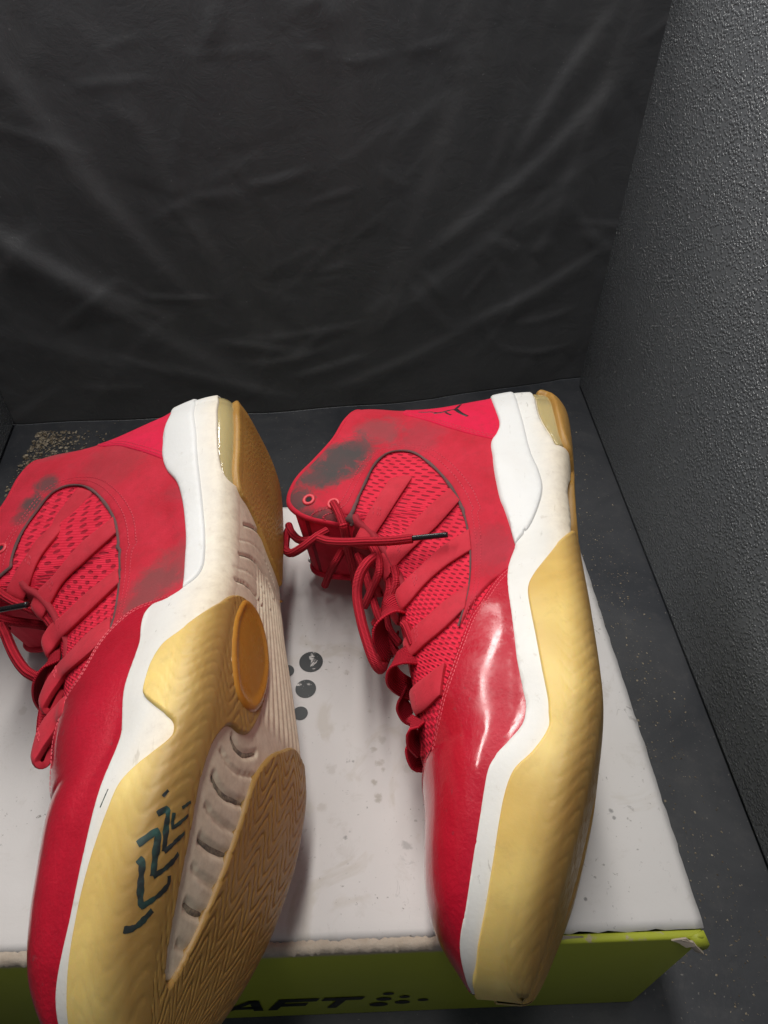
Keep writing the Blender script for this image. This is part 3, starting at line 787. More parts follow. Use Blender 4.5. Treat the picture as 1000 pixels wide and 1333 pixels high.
def build_shoe(sh, D, M_):
    root = sh.root
    # ---- white midsole body and red upper shell
    base_mesh(sh, 'midsole', .03, L-.006, -.53, .53, 190, 130, M_['cream'])
    up = base_mesh(sh, 'upper', .03, L-.03, .515, 1.0, 170, 60, M_['mesh'])
    up2 = base_mesh(sh, 'upper', .03, L-.03, -1.0, -.515, 170, 60, M_['mesh'])
    for o in (up, up2):
        m = o.modifiers.new('thick', 'SOLIDIFY'); m.thickness = .0028; m.offset = -1; m.use_rim = True
    # ---- quarter panel framing the mesh window
    win = sh.trace(densify(np.array(D['window'], float), 9.0, False), .15)                     # from the throat round the arch to the toe guard
    win[0] = (11.97, .985)
    rim = [(11.93, .998), (11.75, .998), (11.5, .998), (11.2, .998), (10.8, .998)]+[(x, .998) for x in np.linspace(10.2, .06, 20)]
    low = [(.06, .62), (.06, .47)]+[(x, .47) for x in np.linspace(1, D['gs'], 9)]
    q = np.array(rim+low+[(D['gs']+1.4, .60)]+list(win[::-1][:-1]))
    patch(sh, 'quarter_panel', q, M_['nubuck'], .16, -.03, .10, .3)
    patch(sh, 'quarter_panel', mirror(q), M_['nubuck'], .16, -.03, .10, .4)
    ribbons(sh, 'piping', [(shift(win, 0), lambda x: .09+.035*np.sin(x*37)**2)], M_['dark'], off=.13, hgt=.05, h=.1)
    # edge binding along the collar
    rp = np.array([(x, .985) for x in (11.9, 11.7, 11.4, 11.0, 10.5, 9.8, 8.5, 7, 5, 3, 1.5, .3)])
    for sg in (1, -1):
        st = rp.copy(); st[:, 1] = .998*sg
        pts = sh.X(st[:, 0], st[:, 1], np.full(len(st), .02))
        tube('collar_binding', pts, .20, M_['binding'], root, n=10, h=.12)
    # ---- straps over the window: each a folded strip whose end turns round the lace
    for A_, B_ in D['straps']:
        E2 = []
        for edge in (A_, B_):
            pts = densify(np.array(edge, float), 5.0, False); loc_ = []; last = None
            for (x, y) in pts:
                st = sh.ray_st(x, y, .12)
                if st is not None and .56 < st[1] < .985 and 9 < st[0] < 28 and (last is None or abs(st[0]-last) < 2.0):
                    X_ = sh.X(np.array([st[0]]), np.array([st[1]]), np.array([.20]))[0]; last = st[0]
                else:
                    X_ = sh.at(x, y, (loc_[-1][2] if loc_ else 3.0)-.02)
                loc_.append(X_)
            loc_ = np.array(loc_)
            n_ = 26
            acc = np.concatenate([[0], np.cumsum(np.linalg.norm(np.diff(loc_, axis=0), axis=1))]); g_ = np.linspace(0, acc[-1], n_)
            loc_ = np.stack([np.interp(g_, acc, loc_[:, k]) for k in range(3)], 1)
            for _ in range(4): loc_[1:-1] = .25*loc_[:-2]+.5*loc_[1:-1]+.25*loc_[2:]
            E2.append(loc_)
        a, b = E2
        # turn-down at the throat
        dirn = ((a[-1]-a[-4])+(b[-1]-b[-4])); dirn /= np.linalg.norm(dirn)
        ac = (b[-1]-a[-1]); nn = np.cross(ac, dirn); nn /= np.linalg.norm(nn)
        if nn[2] < 0: nn = -nn
        R_ = .30; ext = []
        for k in range(1, 9):
            th = math.pi*1.0*k/8; ext.append(dirn*R_*math.sin(th)-nn*R_*(1-math.cos(th)))
        for k in range(1, 5): ext.append(ext[7]-dirn*.22*k)
        sh_ = [e*1.0 for e in ext]
        mid = (a[-1]+b[-1])/2
        a = np.concatenate([a, [a[-1]+(mid-a[-1])*.06+e for e in sh_]]); b = np.concatenate([b, [b[-1]+(mid-b[-1])*.06+e for e in sh_]])
        # first stations tuck under the quarter panel
        for hid in (0, 1):
            V, F, UV = [], [], []; nc = 9
            for i_ in range(len(a)):
                t_ = i_/(len(a)-1)
                for k in range(nc):
                    x = k/(nc-1); P_ = a[i_]+(b[i_]-a[i_])*x
                    lift = .10*math.sqrt(max(0, 1-(2*x-1)**2))*min(1, i_/4+.15)
                    tg = a[min(i_+1, len(a)-1)]+b[min(i_+1, len(a)-1)]-a[max(i_-1, 0)]-b[max(i_-1, 0)]
                    n2 = np.cross(b[i_]-a[i_], tg); n2 /= max(np.linalg.norm(n2), 1e-9)
                    if i_ < 26 and n2[2] < 0: n2 = -n2
                    if i_ == 0: ref_n = n2
                    if n2@ref_n < 0 and i_ < 27: n2 = -n2
                    if i_ >= 26 and n2@prev_n < 0: n2 = -n2
                    P_ = P_+n2*lift
                    if k == nc-1: prev_n = n2
                    if hid:
                        vc = float(sh.side*interp(P_[0], [(0, 0), (12, -.25), (19, .1), (25, .55), (30, .95), (33, 1.2)])); P_ = np.array([P_[0], P_[1], 2*vc-P_[2]])
                    V.append(P_); UV.append((i_*.03, x*.12))
            for i_ in range(len(a)-1):
                for k in range(nc-1):
                    f_ = (i_*nc+k, (i_+1)*nc+k, (i_+1)*nc+k+1, i_*nc+k+1); F.append(f_)
            V = np.array(V)
            fn = np.cross(V[nc]-V[0], V[1]-V[0])
            if (fn[2] < 0) != bool(hid): F = [f_[::-1] for f_ in F]
            o = mesh_obj('strap', V*.01, F, M_['strap'], root, True, uv=UV)
            m = o.modifiers.new('thick', 'SOLIDIFY'); m.thickness = .0026; m.offset = -1
            m = o.modifiers.new('round', 'BEVEL'); m.width = .0007; m.segments = 2; m.limit_method = 'ANGLE'
            if not hid:      # little zigzag tack where the strap is sewn back on itself
                k0 = 18; dash = []; VV, FF = [], []
                for r_ in (0, 1):
                    for q_ in range(6):
                        x0 = .22+.1*q_; i0 = k0+(q_ % 2)*1+r_*0
                        if r_ == 1: continue
                        P0 = V[i0*nc+int(x0*(nc-1))]; P1 = V[min(i0+1, 25)*nc+int((x0+.12)*(nc-1))]
                        d_ = (P1-P0); l_ = max(np.linalg.norm(d_), 1e-6); d_ /= l_; P1 = P0+d_*min(l_, .16)
                        sd = np.cross(d_, [0, 0, 1.]); sd /= np.linalg.norm(sd); bb = len(VV)
                        for Q_ in (P0, P1):
                            for sx, hz in ((-.025, 0.), (0, .03), (.025, 0.)): VV.append(Q_+sd*sx+np.array([0, 0, hz+.012]))
                        FF += [(bb, bb+1, bb+4, bb+3), (bb+1, bb+2, bb+5, bb+4)]
                mesh_obj('stitching', np.array(VV)*.01, FF, M_['thread'], o, True)
    # ---- heel panel
    hp = sh.trace(D['heel_panel'], .2)
    st = np.array([(.06, hp[-1][1]+.0)]+[(.06, x) for x in np.linspace(hp[-1][1], .47, 8)[1:]]+[(D['hs']-.3, .47), (D['hs'], .53)]+list(hp))
    patch(sh, 'heel_panel', st, M_['smooth'], .21, .05, .07, .22)
    patch(sh, 'heel_panel', mirror(st), M_['smooth'], .21, .05, .07, .3)
    ribbons(sh, 'stitching', dashes(shift(hp, .16), .2, .13, .05)+dashes(shift(hp, .30), .2, .13, .05), M_['thread'], off=.20, hgt=.03, h=.07)
    # seam across the quarter, double row of stitches round the window
    ribbons(sh, 'seam', [(sh.trace(D['seam'], .15), .05)], M_['seam'], off=.145, hgt=.015)
    sgn = D['wsgn']
    ribbons(sh, 'stitching', dashes(shift(win, .30*sgn), .22, .13, .055)+dashes(shift(win, .52*sgn), .22, .13, .055), M_['thread'], off=.155, hgt=.03, h=.07)
    # ---- patent toe guard, both sides in one piece over the toe
    mg = sh.trace(D['guard'], .2, True)
    oth = mg.copy()[::-1]; oth[:, 1] = 2-oth[:, 1]
    lowv = [(x, .47) for x in np.linspace(mg[0][0]-.3, 32.9985, 16)]
    st = np.array(list(mg)+list(oth)+[(x, 1.53) for x, _ in lowv]+[(32.9985, 1.2), (32.9985, 1.0), (32.9985, .8)]+lowv[::-1])
    patch(sh, 'toe_guard', st, M_['patent'], .20, -.02, .10, .3)
    ribbons(sh, 'stitching', dashes(shift(mg, .17*sgn), .2, .13, .055)+dashes(shift(mg, .34*sgn), .2, .13, .055), M_['thread2'], off=.19, hgt=.03, h=.07)
    # ---- white side wall with its traced upper edge
    rw = sh.trace(D['rw'], .2)
    lo_ = sh.trace(D['wall_low'], .1)
    top = [(.06, rw[0][1])]+list(rw)+[(32.9985, rw[-1][1])]
    toe_low = [(32.9985, .36)]+[(x, .36) for x in np.linspace(32, D['wl_end'], 12)]
    bot = toe_low+[tuple(q_) for q_ in D['wall_q']]+list(lo_[::-1])+[(.06, lo_[0][1])]
    st = np.array(top+bot)
    patch(sh, 'side_wall', st, M_['white'], .24, -.05, .10, D['wall_h'], disp=D.get('wall_disp'))
    mb = mirror(np.array([(.06, .575)]+[(x, .57) for x in np.linspace(1, 32.3, 24)]+[(32.4, .45), (32.3, .38)]+[(x, .36) for x in np.linspace(31.5, 7, 14)]+[(6, .43), (3, .46), (.06, .46)]))
    patch(sh, 'side_wall', mb, M_['white'], .24, -.05, .10, .35)
    # second tier: heel clip
    cl = sh.trace(D['clip'], .25)
    k = rw[:, 0] < cl[-1][0]
    st = np.array([(.06, cl[0][1])]+list(cl)+[tuple(p) for p in rw[k][::-1]]+[(.06, rw[0][1])])
    patch(sh, 'heel_clip', st, M_['white2'], .36, .10, .16, .25)
    # ---- heel cushion window
    au = sh.trace(D['air'], .05)
    st = np.array([(.06, au[0][1]+.0)]+list(au)+[(au[-1][0]+.3, .31), (4, .31), (.06, .31)])
    patch(sh, 'heel_cushion', st, M_['air'], .10, -.02, .05, .2)
    patch(sh, 'heel_cushion', mirror(st), M_['air'], .10, -.02, .05, .3)
    # ---- gum heel outsole
    gh = sh.trace(D['heel_gum'], .3)
    gi = [(x, y) for x, y in gh]
    st = np.array([(.06, gi[0][1])]+gi+[(gi[-1][0]-.6, -.30), (10, -.355), (7, -.365), (4, -.37), (2, -.37), (.06, -.37)])
    patch(sh, 'heel_outsole', st, M_['gumsole'], .42, -.02, .16, .13, disp=tread(.03, .5, 1.6, 1.3))
    # ---- gum forefoot outsole: outer edge, toe, far edge, inner channel
    ov = sh.trace(D['gum_out'], .3)
    inn = np.array(D['gum_in_q']) if 'gum_in_q' in D else sh.trace(D['gum_in'], .3)
    D['_inn'] = inn
    end = ov[-1]
    st = list(ov)+[(32.9985, end[1]), (32.9985, .3), (32.9985, 0), (32.9985, -.3), (32.9985, -.49)]+[(x, -.49) for x in (32, 31, 29.5, 28, 26, 24.5)]+D['far_q']+list(inn)
    o = patch(sh, 'forefoot_outsole', np.array(st), M_['gum'], .40, -.02, .15, .085, disp=D['tread'])
    D['_outsole'] = o
    # ---- tongue
    ns, nw = 40, 17
    S = np.linspace(11.6, 25.2, ns); V, F, UV = [], [], []
    for i, s in enumerate(S):
        ut = float(interp(s, K_UT)); g = float(interp(s, K_G)); vc = float(sh.side*interp(s, [(0, 0), (12, -.25), (19, .1), (25, .55), (30, .95)]))
        ut = min(ut, 12.6)
        for k in range(nw):
            x = -1+2*k/(nw-1); wv = g+.5
            V.append((s, ut-.75+.55*(1-x*x)+.05*math.sin(s*3+x), vc+x*wv)); UV.append((s*.1, x*.3))
    for i in range(ns-1):
        for k in range(nw-1): F.append((i*nw+k, (i+1)*nw+k, (i+1)*nw+k+1, i*nw+k+1))
    o = mesh_obj('tongue', np.array(V)*.01, F, M_['tongue'], root, uv=UV)
    m = o.modifiers.new('thick', 'SOLIDIFY'); m.thickness = .003; m.offset = -1
    # ---- laces
    for pts, r in D['laces']:
        tube('lace', [sh.at(*p) for p in pts], r, M_['lace'], root, n=10, h=.08)
    for pts, wd in D['bands']:
        P = densify(np.array([sh.at(*p) for p in pts]), .1, False)
        T = np.gradient(P, axis=0); T /= np.linalg.norm(T, axis=1)[:, None]
        ax = np.array(D['band_axis'], float); V, F, UV = [], [], []; acc = 0
        for i in range(len(P)):
            a = ax-T[i]*(ax@T[i]); a /= np.linalg.norm(a); n = np.cross(T[i], a)
            if i: acc += np.linalg.norm(P[i]-P[i-1])
            for k in range(9):
                x = -1+k/4; V.append(P[i]+a*x*wd*.5+n*.03*math.cos(x*1.5)); UV.append((acc, .5+x*.25))
        for i in range(len(P)-1):
            for k in range(8): F.append((i*9+k, (i+1)*9+k, (i+1)*9+k+1, i*9+k+1))
        o = mesh_obj('lace_loop', np.array(V)*.01, F, M_['band'], root, uv=UV)
        m = o.modifiers.new('thick', 'SOLIDIFY'); m.thickness = .0012; m.offset = 0
    for (x, y, kind) in D['eyelets']:
        if kind == 'near':
            st = sh.hit(x, y, .2); c = sh.X(np.array([st[0]]), np.array([st[1]]), np.array([.17]))[0]; n = sh.N(np.array([st[0]]), np.array([st[1]]))[0]
            e = ring(sh, 'eyelet', c, n, .29, .11, M_['eyelet'], root); disc('hole', c, n, .25, M_['hole'], e, .02)
        else:
            c = sh.at(x, y, -2.5); n = np.array([0, .2, 1.])
            e = ring(sh, 'eyelet', c, n, .30, .07, M_['metal'], root); disc('hole', c, n, .26, M_['hole'], e, .0)
    for a, b in D['aglets']:
        A, B = sh.at(*a), sh.at(*b)
        tube('aglet', [A, (A+B)/2, B], .15, M_['aglet'], root, n=14, h=.2)
# ------------------------------------------------------------------ the two shoes: outlines read off the photograph
RD = dict(
 gs=15.6, hs=6.9, wsgn=-1,
 window=[(453, 684), (463, 655), (475, 628), (488, 603), (503, 590), (520, 586), (538, 588), (553, 597), (568, 610), (583, 627), (597, 650), (607, 680), (612, 715), (611, 755), (604, 790), (596, 815)],
 straps=[([(531, 586), (514, 614), (497, 640), (480, 668), (466, 692), (461, 702)], [(553, 597), (537, 622), (520, 648), (505, 672), (493, 690), (484, 706)]),
         ([(586, 636), (565, 654), (540, 678), (515, 706), (497, 721), (490, 727)], [(599, 652), (584, 669), (570, 685), (540, 712), (516, 737), (505, 751)]),
         ([(611, 689), (592, 701), (575, 712), (545, 740), (527, 757), (518, 767)], [(614, 716), (597, 727), (580, 738), (553, 762), (537, 781), (528, 791)]),
         ([(611, 761), (597, 770), (585, 778), (560, 800), (540, 817), (528, 831)], [(606, 792), (590, 808), (575, 822), (553, 840), (543, 850), (535, 857)]),
         ([(580, 863), (568, 871), (557, 880), (547, 887), (539, 894), (536, 898)], [(574, 905), (565, 914), (558, 921), (552, 926), (547, 929), (544, 931)])],
 heel_panel=[(639, 571), (612, 565), (584, 557), (560, 549), (540, 543), (524, 538)],
 seam=[(560, 600), (575, 584), (590, 561)],
 guard=[(661, 737), (645, 752), (627, 778), (611, 802), (598, 835), (585, 872), (573, 910), (566, 945), (560, 975), ('q', 25.6, .97), ('q', 25.9, 1.0)],
 rw=[(637, 514), (645, 535), (650, 554), (640, 573), (641, 595), (645, 625), (655, 660), (665, 690), (670, 708), (661, 736), (662, 780), (670, 840), (678, 890), (683, 925), (679, 942), (660, 965), (637, 995), (629, 1030), (618, 1100), (606, 1180), (600, 1245)],
 wl_end=16, wall_q=[(14.5, .35), (12.5, .33)], wall_h=.25,
 wall_low=[(692, 506), (700, 535), (707, 553), (723, 580), (738, 592), (749, 612), ('q', 10.2, .33)],
 clip=[(668, 503), (682, 550), (692, 589), (702, 612), (707, 634), (703, 655), (692, 682), (680, 698), (671, 708)],
 air=[(694, 503), (701, 535), (709, 553), (724, 580), (740, 592)],
 heel_gum=[(702, 499), (712, 510), (724, 540), (738, 580), (750, 615), ('q', 9.5, .31), ('q', 12, .22), ('q', 14.2, -.05)],
 gum_out=[('q', 15.2, .30), (760, 712), (746, 689), (728, 702), (708, 728), (690, 753), (686, 767), (689, 790), (694, 815), (706, 878), (713, 925), (713, 945), (694, 974), (668, 1000), (656, 1030), (648, 1070), (639, 1129), (629, 1190), (619, 1252), (614, 1278)],
 far_q=[(23, -.47), (21, -.40), (18.5, -.46), (15.5, -.43), (14.5, -.33)],
 gum_in_q=[(15.2, -.16), (18, -.08), (20, -.06), (21.2, -.12), (23, -.09), (26, -.09), (29, -.09), (30.3, -.03), (29, .05), (26, .08), (23, .11), (21, .18), (18, .28)],
 band_axis=(1, .2, .35),
 laces=[([(434, 655, 3.6), (441, 668, 3.9), (447, 684, 3.6), (450, 702, 2.4), (454, 722, 1.0), (460, 745, -.5), (463, 765, -1.6)], .23),
        ([(537, 701, 4.1), (510, 704, 4.0), (480, 705, 3.8), (452, 706, 3.6), (430, 705, 3.2), (415, 701, 2.6), (400, 704, 1.6), (388, 702, .6), (379, 692, 0.), (376, 684, -.3)], .25),
        ([(426, 691, 2.6), (412, 699, 2.7), (396, 711, 2.4), (380, 720, 1.6), (372, 715, .6), (372, 704, 0.), (375, 690, -.2), (383, 698, -.6), (398, 708, -1.2)], .25),
        ([(446, 716, .8), (438, 730, .5), (430, 745, -.6), (423, 762, -2.0)], .24),
        ([(488, 725, 2.9), (477, 734, 3.2), (468, 750, 3.0), (465, 774, 2.4), (470, 806, 1.9), (479, 838, 1.5), (488, 862, 1.0), (495, 871, .4), (499, 861, -.2), (490, 820, -.8)], .27),
        ([(485, 711, 2.7), (493, 728, 2.9), (493, 746, 2.6), (483, 770, 1.6), (474, 790, .8)], .23),
        ([(513, 738, 2.6), (516, 757, 2.4), (508, 780, 1.6), (497, 800, .6), (488, 812, -.2)], .23),
        ([(489, 712, 1.3), (507, 738, 1.5), (524, 768, 1.6), (538, 800, 1.7), (545, 835, 1.7), (550, 866, 1.7), (553, 905, 1.6), (554, 945, 1.3), (553, 985, .8)], .24),
        ([(466, 722, 1.6), (474, 742, 1.4), (482, 768, 1.2), (492, 800, .8), (506, 832, .3), (516, 850, -.3)], .23),
        ([(503, 744, 2.0), (507, 765, 1.9), (502, 790, 1.2), (506, 818, .6), (520, 838, .4)], .23),
        ([(462, 716, 0.), (478, 730, .6), (500, 742, 1.0), (520, 760, 1.2)], .23),
        ([(524, 800, 1.9), (530, 826, 1.8), (538, 852, 1.6), (546, 880, 1.6)], .23),
        ([(540, 905, 1.5), (548, 930, 1.5), (552, 955, 1.2), (556, 990, .6)], .25),
        ([(539, 840, 2.6), (530, 817, 2.4), (526, 812, 2.0), (531, 806, 1.6), (540, 812, 1.4)], .23)],
 bands=[([(526, 784, 2.0), (508, 792, 2.3), (494, 808, 2.0), (494, 828, 1.2), (505, 845, .2), (515, 838, -.8)], 1.5),
        ([(545, 852, 2.3), (528, 853, 2.5), (513, 860, 2.3), (509, 875, 1.6), (518, 888, .5), (534, 897, -.4), (548, 902, -.8)], 1.25),
        ([(524, 902, .4), (522, 914, -.2), (529, 928, -.8), (536, 932, -1.0)], 1.2),
        ([(545, 935, 2.0), (535, 944, 2.0), (536, 960, 1.2), (546, 972, .4)], 1.1),
        ([(538, 955, -.2), (534, 970, -.6), (541, 990, -1.2), (550, 992, -1.4)], 1.1)],
 eyelets=[(402, 650, 'near'), (434, 655, 'near'), (408, 727, 'far')],
 aglets=[((535, 701, 4.1), (583, 696, 4.3))],
)
LD = dict(
 gs=17.2, hs=5.2, wsgn=-1,
 window=[(11, 745), (16, 721), (27, 694), (49, 662), (66, 642), (86, 632), (108, 632), (124, 641), (140, 660), (150, 682), (155, 724), (154, 764), (147, 806), (138, 830)],
 straps=[([(101, 634), (81, 660), (54, 694), (32, 729), (19, 748), (11, 765)], [(122, 640), (99, 667), (81, 689), (51, 729), (40, 759), (32, 777)]),
         ([(148, 673), (128, 690), (108, 705), (67, 753), (51, 767), (41, 783)], [(152, 694), (135, 710), (119, 724), (81, 761), (67, 786), (56, 801)]),
         ([(154, 740), (134, 756), (116, 770), (81, 803), (63, 815), (56, 826)], [(156, 759), (131, 783), (108, 805), (78, 834), (70, 843), (64, 850)]),
         ([(145, 804), (116, 824), (89, 853), (70, 870), (59, 887), (53, 904)], [(144, 822), (124, 845), (89, 875), (75, 889), (64, 904), (56, 919)]),
         ([(88, 906), (72, 918), (60, 931), (51, 944), (46, 959), (43, 975)], [(84, 930), (73, 946), (64, 960), (56, 971), (50, 981), (45, 989)])],
 heel_panel=[(210, 598), (195, 592), (176, 586), (150, 580), (124, 575)],
 seam=[(124, 641), (145, 618), (172, 590)],
 guard=[(234, 770), (200, 780), (173, 791), (146, 813), (124, 840), (103, 878), (85, 907), (74, 940), (66, 972), (60, 1002), ('q', 25.5, .97), ('q', 25.9, 1.0)],
 rw=[(220, 546), (212, 575), (211, 595), (217, 612), (230, 628), (237, 650), (242, 690), (241, 730), (238, 764), (218, 778), (198, 787), (185, 803), (177, 850), (161, 900), (136, 1008), (108, 1108), (90, 1195), (80, 1240), (72, 1292), (74, 1325)],
 wl_end=31.5, wall_q=[(31.2, .2), (31.2, -.1), (28, -.26), (24.5, -.34), (22.9, -.42), (21.5, -.47), (17, -.47), (14.6, -.45)], wall_h=.115,
 wall_low=[(285, 520), (284, 560), (287, 600), (297, 626), (312, 640), (322, 658), (334, 684), (346, 716), (358, 748), (368, 775), ('q', 14.0, -.36)],
 clip=[(256, 519), (254, 545), (257, 575), (261, 620), (266, 670), (268, 700), (266, 735), (258, 750), (246, 760), (237, 766)],
 air=[(283, 520), (282, 560), (285, 600), (296, 628), (312, 642)],
 heel_gum=[(309, 517), (307, 545), (307, 580), (306, 620), (312, 642), (322, 658), (335, 685), (352, 730), (365, 765), (376, 797)],
 gum_out=[(345, 830), (335, 800), (320, 780), (305, 774), (280, 786), (240, 816), (212, 838), (196, 862), (188, 885), (185, 903), (196, 916), (215, 932), (224, 942), (222, 956), (205, 972), (180, 992), (155, 1018), (140, 1050), (122, 1100), (105, 1160), (93, 1220), (86, 1290), (88, 1330)],
 far_q=[(23.6, -.48), (22.6, -.44), (22.0, -.36)],
 gum_in=[(383, 974), (365, 976), (350, 984), (336, 1002), (325, 1026), (310, 1075), (290, 1132), (262, 1200), (235, 1255), (220, 1278), (215, 1270), (217, 1240), (228, 1180), (240, 1120), (252, 1060), (262, 1010), (275, 972), (290, 950), (300, 947), (312, 956), (324, 956), (336, 935), (346, 900), (349, 868)],
 band_axis=(1, .2, .35),
 laces=[([(-12, 760, 2.6), (0, 772, 2.6), (16, 783, 2.4), (35, 791, 2.0), (60, 802, 1.0)], .24),
        ([(-10, 800, 1.2), (12, 808, 1.0), (40, 812, .4), (60, 815, 0)], .26),
        ([(2, 815, 1.2), (8, 828, 1.4), (19, 853, 1.4), (34, 874, 1.2), (50, 883, .8), (66, 878, .2)], .26),
        ([(34, 768, 1.4), (48, 785, 1.6), (60, 803, 1.7), (72, 822, 1.7), (70, 848, 1.6), (68, 875, 1.5), (62, 905, 1.4), (56, 935, 1.3), (54, 965, 1.0)], .25),
        ([(-14, 770, 1.0), (-4, 792, .9), (-6, 812, .4), (10, 822, 0.)], .25)],
 bands=[([(78, 852, 2.0), (62, 862, 2.0), (52, 880, 1.6), (52, 900, .8), (60, 915, 0)], 1.1)],
 eyelets=[(0, 714, 'near')],
 aglets=[((36, 787, 2.9), (-6, 795, 2.6))],
)
# ------------------------------------------------------------------ shoes
GREY = (.062, .054, .053)
def mats_for(nm, smudges, dots):
    return dict(mesh=m_mesh(nm+'_mesh', dots), nubuck=m_nubuck(nm+'_nubuck', smudges), strap=m_nubuck(nm+'_strap', (), ((.47, .016, .032), (.56, .030, .052)), .35),
        smooth=m_nubuck(nm+'_smooth', (), ((.60, .004, .040), (.66, .007, .055)), .04), patent=PATENT, white=WHITE, white2=WHITE2, cream=CREAM, gum=GUM, gumsole=GUMSOLE,
        air=AIR, dark=DARK, seam=SEAM, binding=BIND, thread=THREAD, thread2=THREAD2, tongue=TONGUE, lace=LACE, band=BAND, eyelet=EYE, metal=METAL, hole=HOLE, aglet=AGLET)
PATENT = m_patent('red_patent'); WHITE = m_white('white_rubber', dirt=.28, under=True); WHITE2 = m_white('white_clip', (.70, .70, .69), .22)
CREAM = m_white('cream_foam', (.66, .585, .44), .6, (.22, .17, .11))
GUM = m_gum('gum_rubber', walk=.85); GUMSOLE = m_gum('gum_rubber_worn', (.30, .150, .032), (.42, .235, .060), .35, .2)
POD = m_gum('gum_pod', (.40, .15, .014), (.48, .21, .028), .2, .3, .26)
AIR = NT('amber_film').out((.62, .50, .24), .12, Transmission_Weight=.35, Subsurface_Weight=.2, Subsurface_Radius=(.01, .007, .003), Coat_Weight=.6, Coat_Roughness=.08)
DARK = m_nubuck('worn_piping', (), ((.075, .045, .045), (.16, .08, .08)), .5)
SEAM = m_simple('seam_cord', (.22, .02, .03), .8); BIND = m_nubuck('binding', (), ((.50, .010, .03), (.58, .014, .04)), .4)  # seam: plain dark red cord along the quarter
THREAD = m_simple('thread', (.52, .02, .045), .6); THREAD2 = m_simple('thread_light', (.70, .09, .12), .5)
TONGUE = m_simple('tongue_cloth', (.30, .008, .02), .85)
LACE = m_lace('round_lace'); BAND = m_lace('ribbed_band', True, ((.40, .006, .02), (.66, .014, .04)))
EYE = m_simple('coated_eyelet', (.66, .04, .06), .45); METAL = m_simple('steel', (.6, .6, .6), .3, Metallic=1.0); HOLE = m_simple('dark_hole', (.02, .01, .012), .9)
AGLET = m_simple('black_plastic', (.012, .012, .013), .22)

RS = Shoe('high_top_shoe', 9.9, -7.5, (.1281, .3794, .1989), -1, 2.0)
LS = Shoe('high_top_shoe', 16.4, 7.4, (-.0744, .3653, .2120), 1, .8)
tag(RS.root, 'red high top shoe with emblem on its heel and black lace tip across straps', 'shoe')
tag(LS.root, 'red high top shoe showing its gum sole with marker chevrons and ribbed white channel', 'shoe')

def lm(sh, x, y):       # local metres of a traced pixel
    s, t = sh.hit(x, y, .15); return sh.X(np.array([s]), np.array([t]), np.array([.15]))[0]*.01
def sm(sh, lst): return [(*lm(sh, x, y), r, st, c) for x, y, r, st, c in lst]
RM = mats_for('near', sm(RS, [(440, 600, .022, .95, GREY), (415, 618, .018, .9, GREY), (466, 583, .016, .8, GREY), (384, 655, .013, .85, GREY), (398, 676, .012, .7, GREY), (425, 680, .012, .7, GREY), (545, 570, .02, .35, (.2, .05, .06)), (640, 715, .02, .35, (.18, .04, .05)), (495, 560, .018, .5, (.14, .07, .07))]), False)
LM = mats_for('far', sm(LS, [(42, 655, .010, .9, GREY), (62, 632, .010, .8, GREY), (28, 675, .007, .6, GREY), (200, 765, .022, .7, (.15, .055, .055)), (225, 735, .02, .45, (.2, .05, .05)), (75, 590, .014, .4, (.16, .06, .06)), (150, 600, .03, .25, (.2, .05, .05))]), True)
RD['tread'] = tread(.042, .66, 2.4, 1.5, (.35, .46)); LD['tread'] = tread(.045, .62, 2.3, 1.5, (.34, .52))
def px(sh, pts, off): return sh.trace(pts, off)
GRV = NT('grime'); _o = GRV.coord('Object'); GRV = GRV.out(GRV.mix(GRV.ramp(GRV.noise(_o, 260, 5, .7), [(.4, 0.), (.6, 1.)]), (.12, .10, .08), (.36, .30, .21)), .9)
ribsW = [[(295, 960), (301, 975), (312, 984), (326, 982)], [(270, 1010), (277, 1026), (288, 1038), (310, 1047)], [(252, 1092), (260, 1100), (270, 1107), (290, 1114)], [(233, 1176), (244, 1186), (257, 1190)]]
ribsT = [[(280, 977), (288, 993), (300, 1006), (325, 1012)], [(260, 1048), (268, 1061), (282, 1074), (306, 1086)], [(242, 1128), (250, 1138), (262, 1148), (278, 1158)], [(222, 1226), (230, 1232), (240, 1236)]]
arcW = [[(312, 685), (326, 690), (335, 700), (343, 716), (350, 738)], [(306, 724), (322, 729), (334, 742), (346, 764), (353, 790)], [(301, 757), (314, 763), (327, 777), (338, 797)]]
arcT = [[(306, 705), (324, 711), (338, 728), (348, 752), (358, 788)], [(300, 741), (318, 748), (334, 766), (346, 797)]]
rib_st = [(px(LS, p, .0), w_, dd) for grp, w_, dd in ((ribsW, .24, .13), (ribsT, .13, .10), (arcW, .18, .11), (arcT, .08, .05)) for p in grp]
def groove(s, t, d):
    P = np.stack([s, t*TS], 1); o = np.zeros(len(s))
    for st, w_, dd in rib_st:
        Z = st.copy(); Z[:, 1] *= TS; Dn = densify(Z, .25, False)
        lo, hi = Dn.min(0)-w_*2, Dn.max(0)+w_*2
        k = np.all((P > lo) & (P < hi), 1)
        if not k.any(): continue
        dist = pdist(P[k], Dn, False); o[k] = np.minimum(o[k], -dd*np.exp(-(dist/(w_*.62))**4))
    return o
# lengthwise ribs of the waist, and the ribbed channel between the gum bands
def waist(s, t, d):
    k = np.clip((s-13.2)/1.2, 0, 1)*np.clip((22.3-s)/1.0, 0, 1)*np.clip((.12-t)/.06, 0, 1)
    return groove(s, t, d)+k*.06*np.sin(t*TS*2*math.pi/.75+s*.15)
LD['wall_disp'] = waist
build_shoe(LS, LD, LM)
build_shoe(RS, RD, RM)

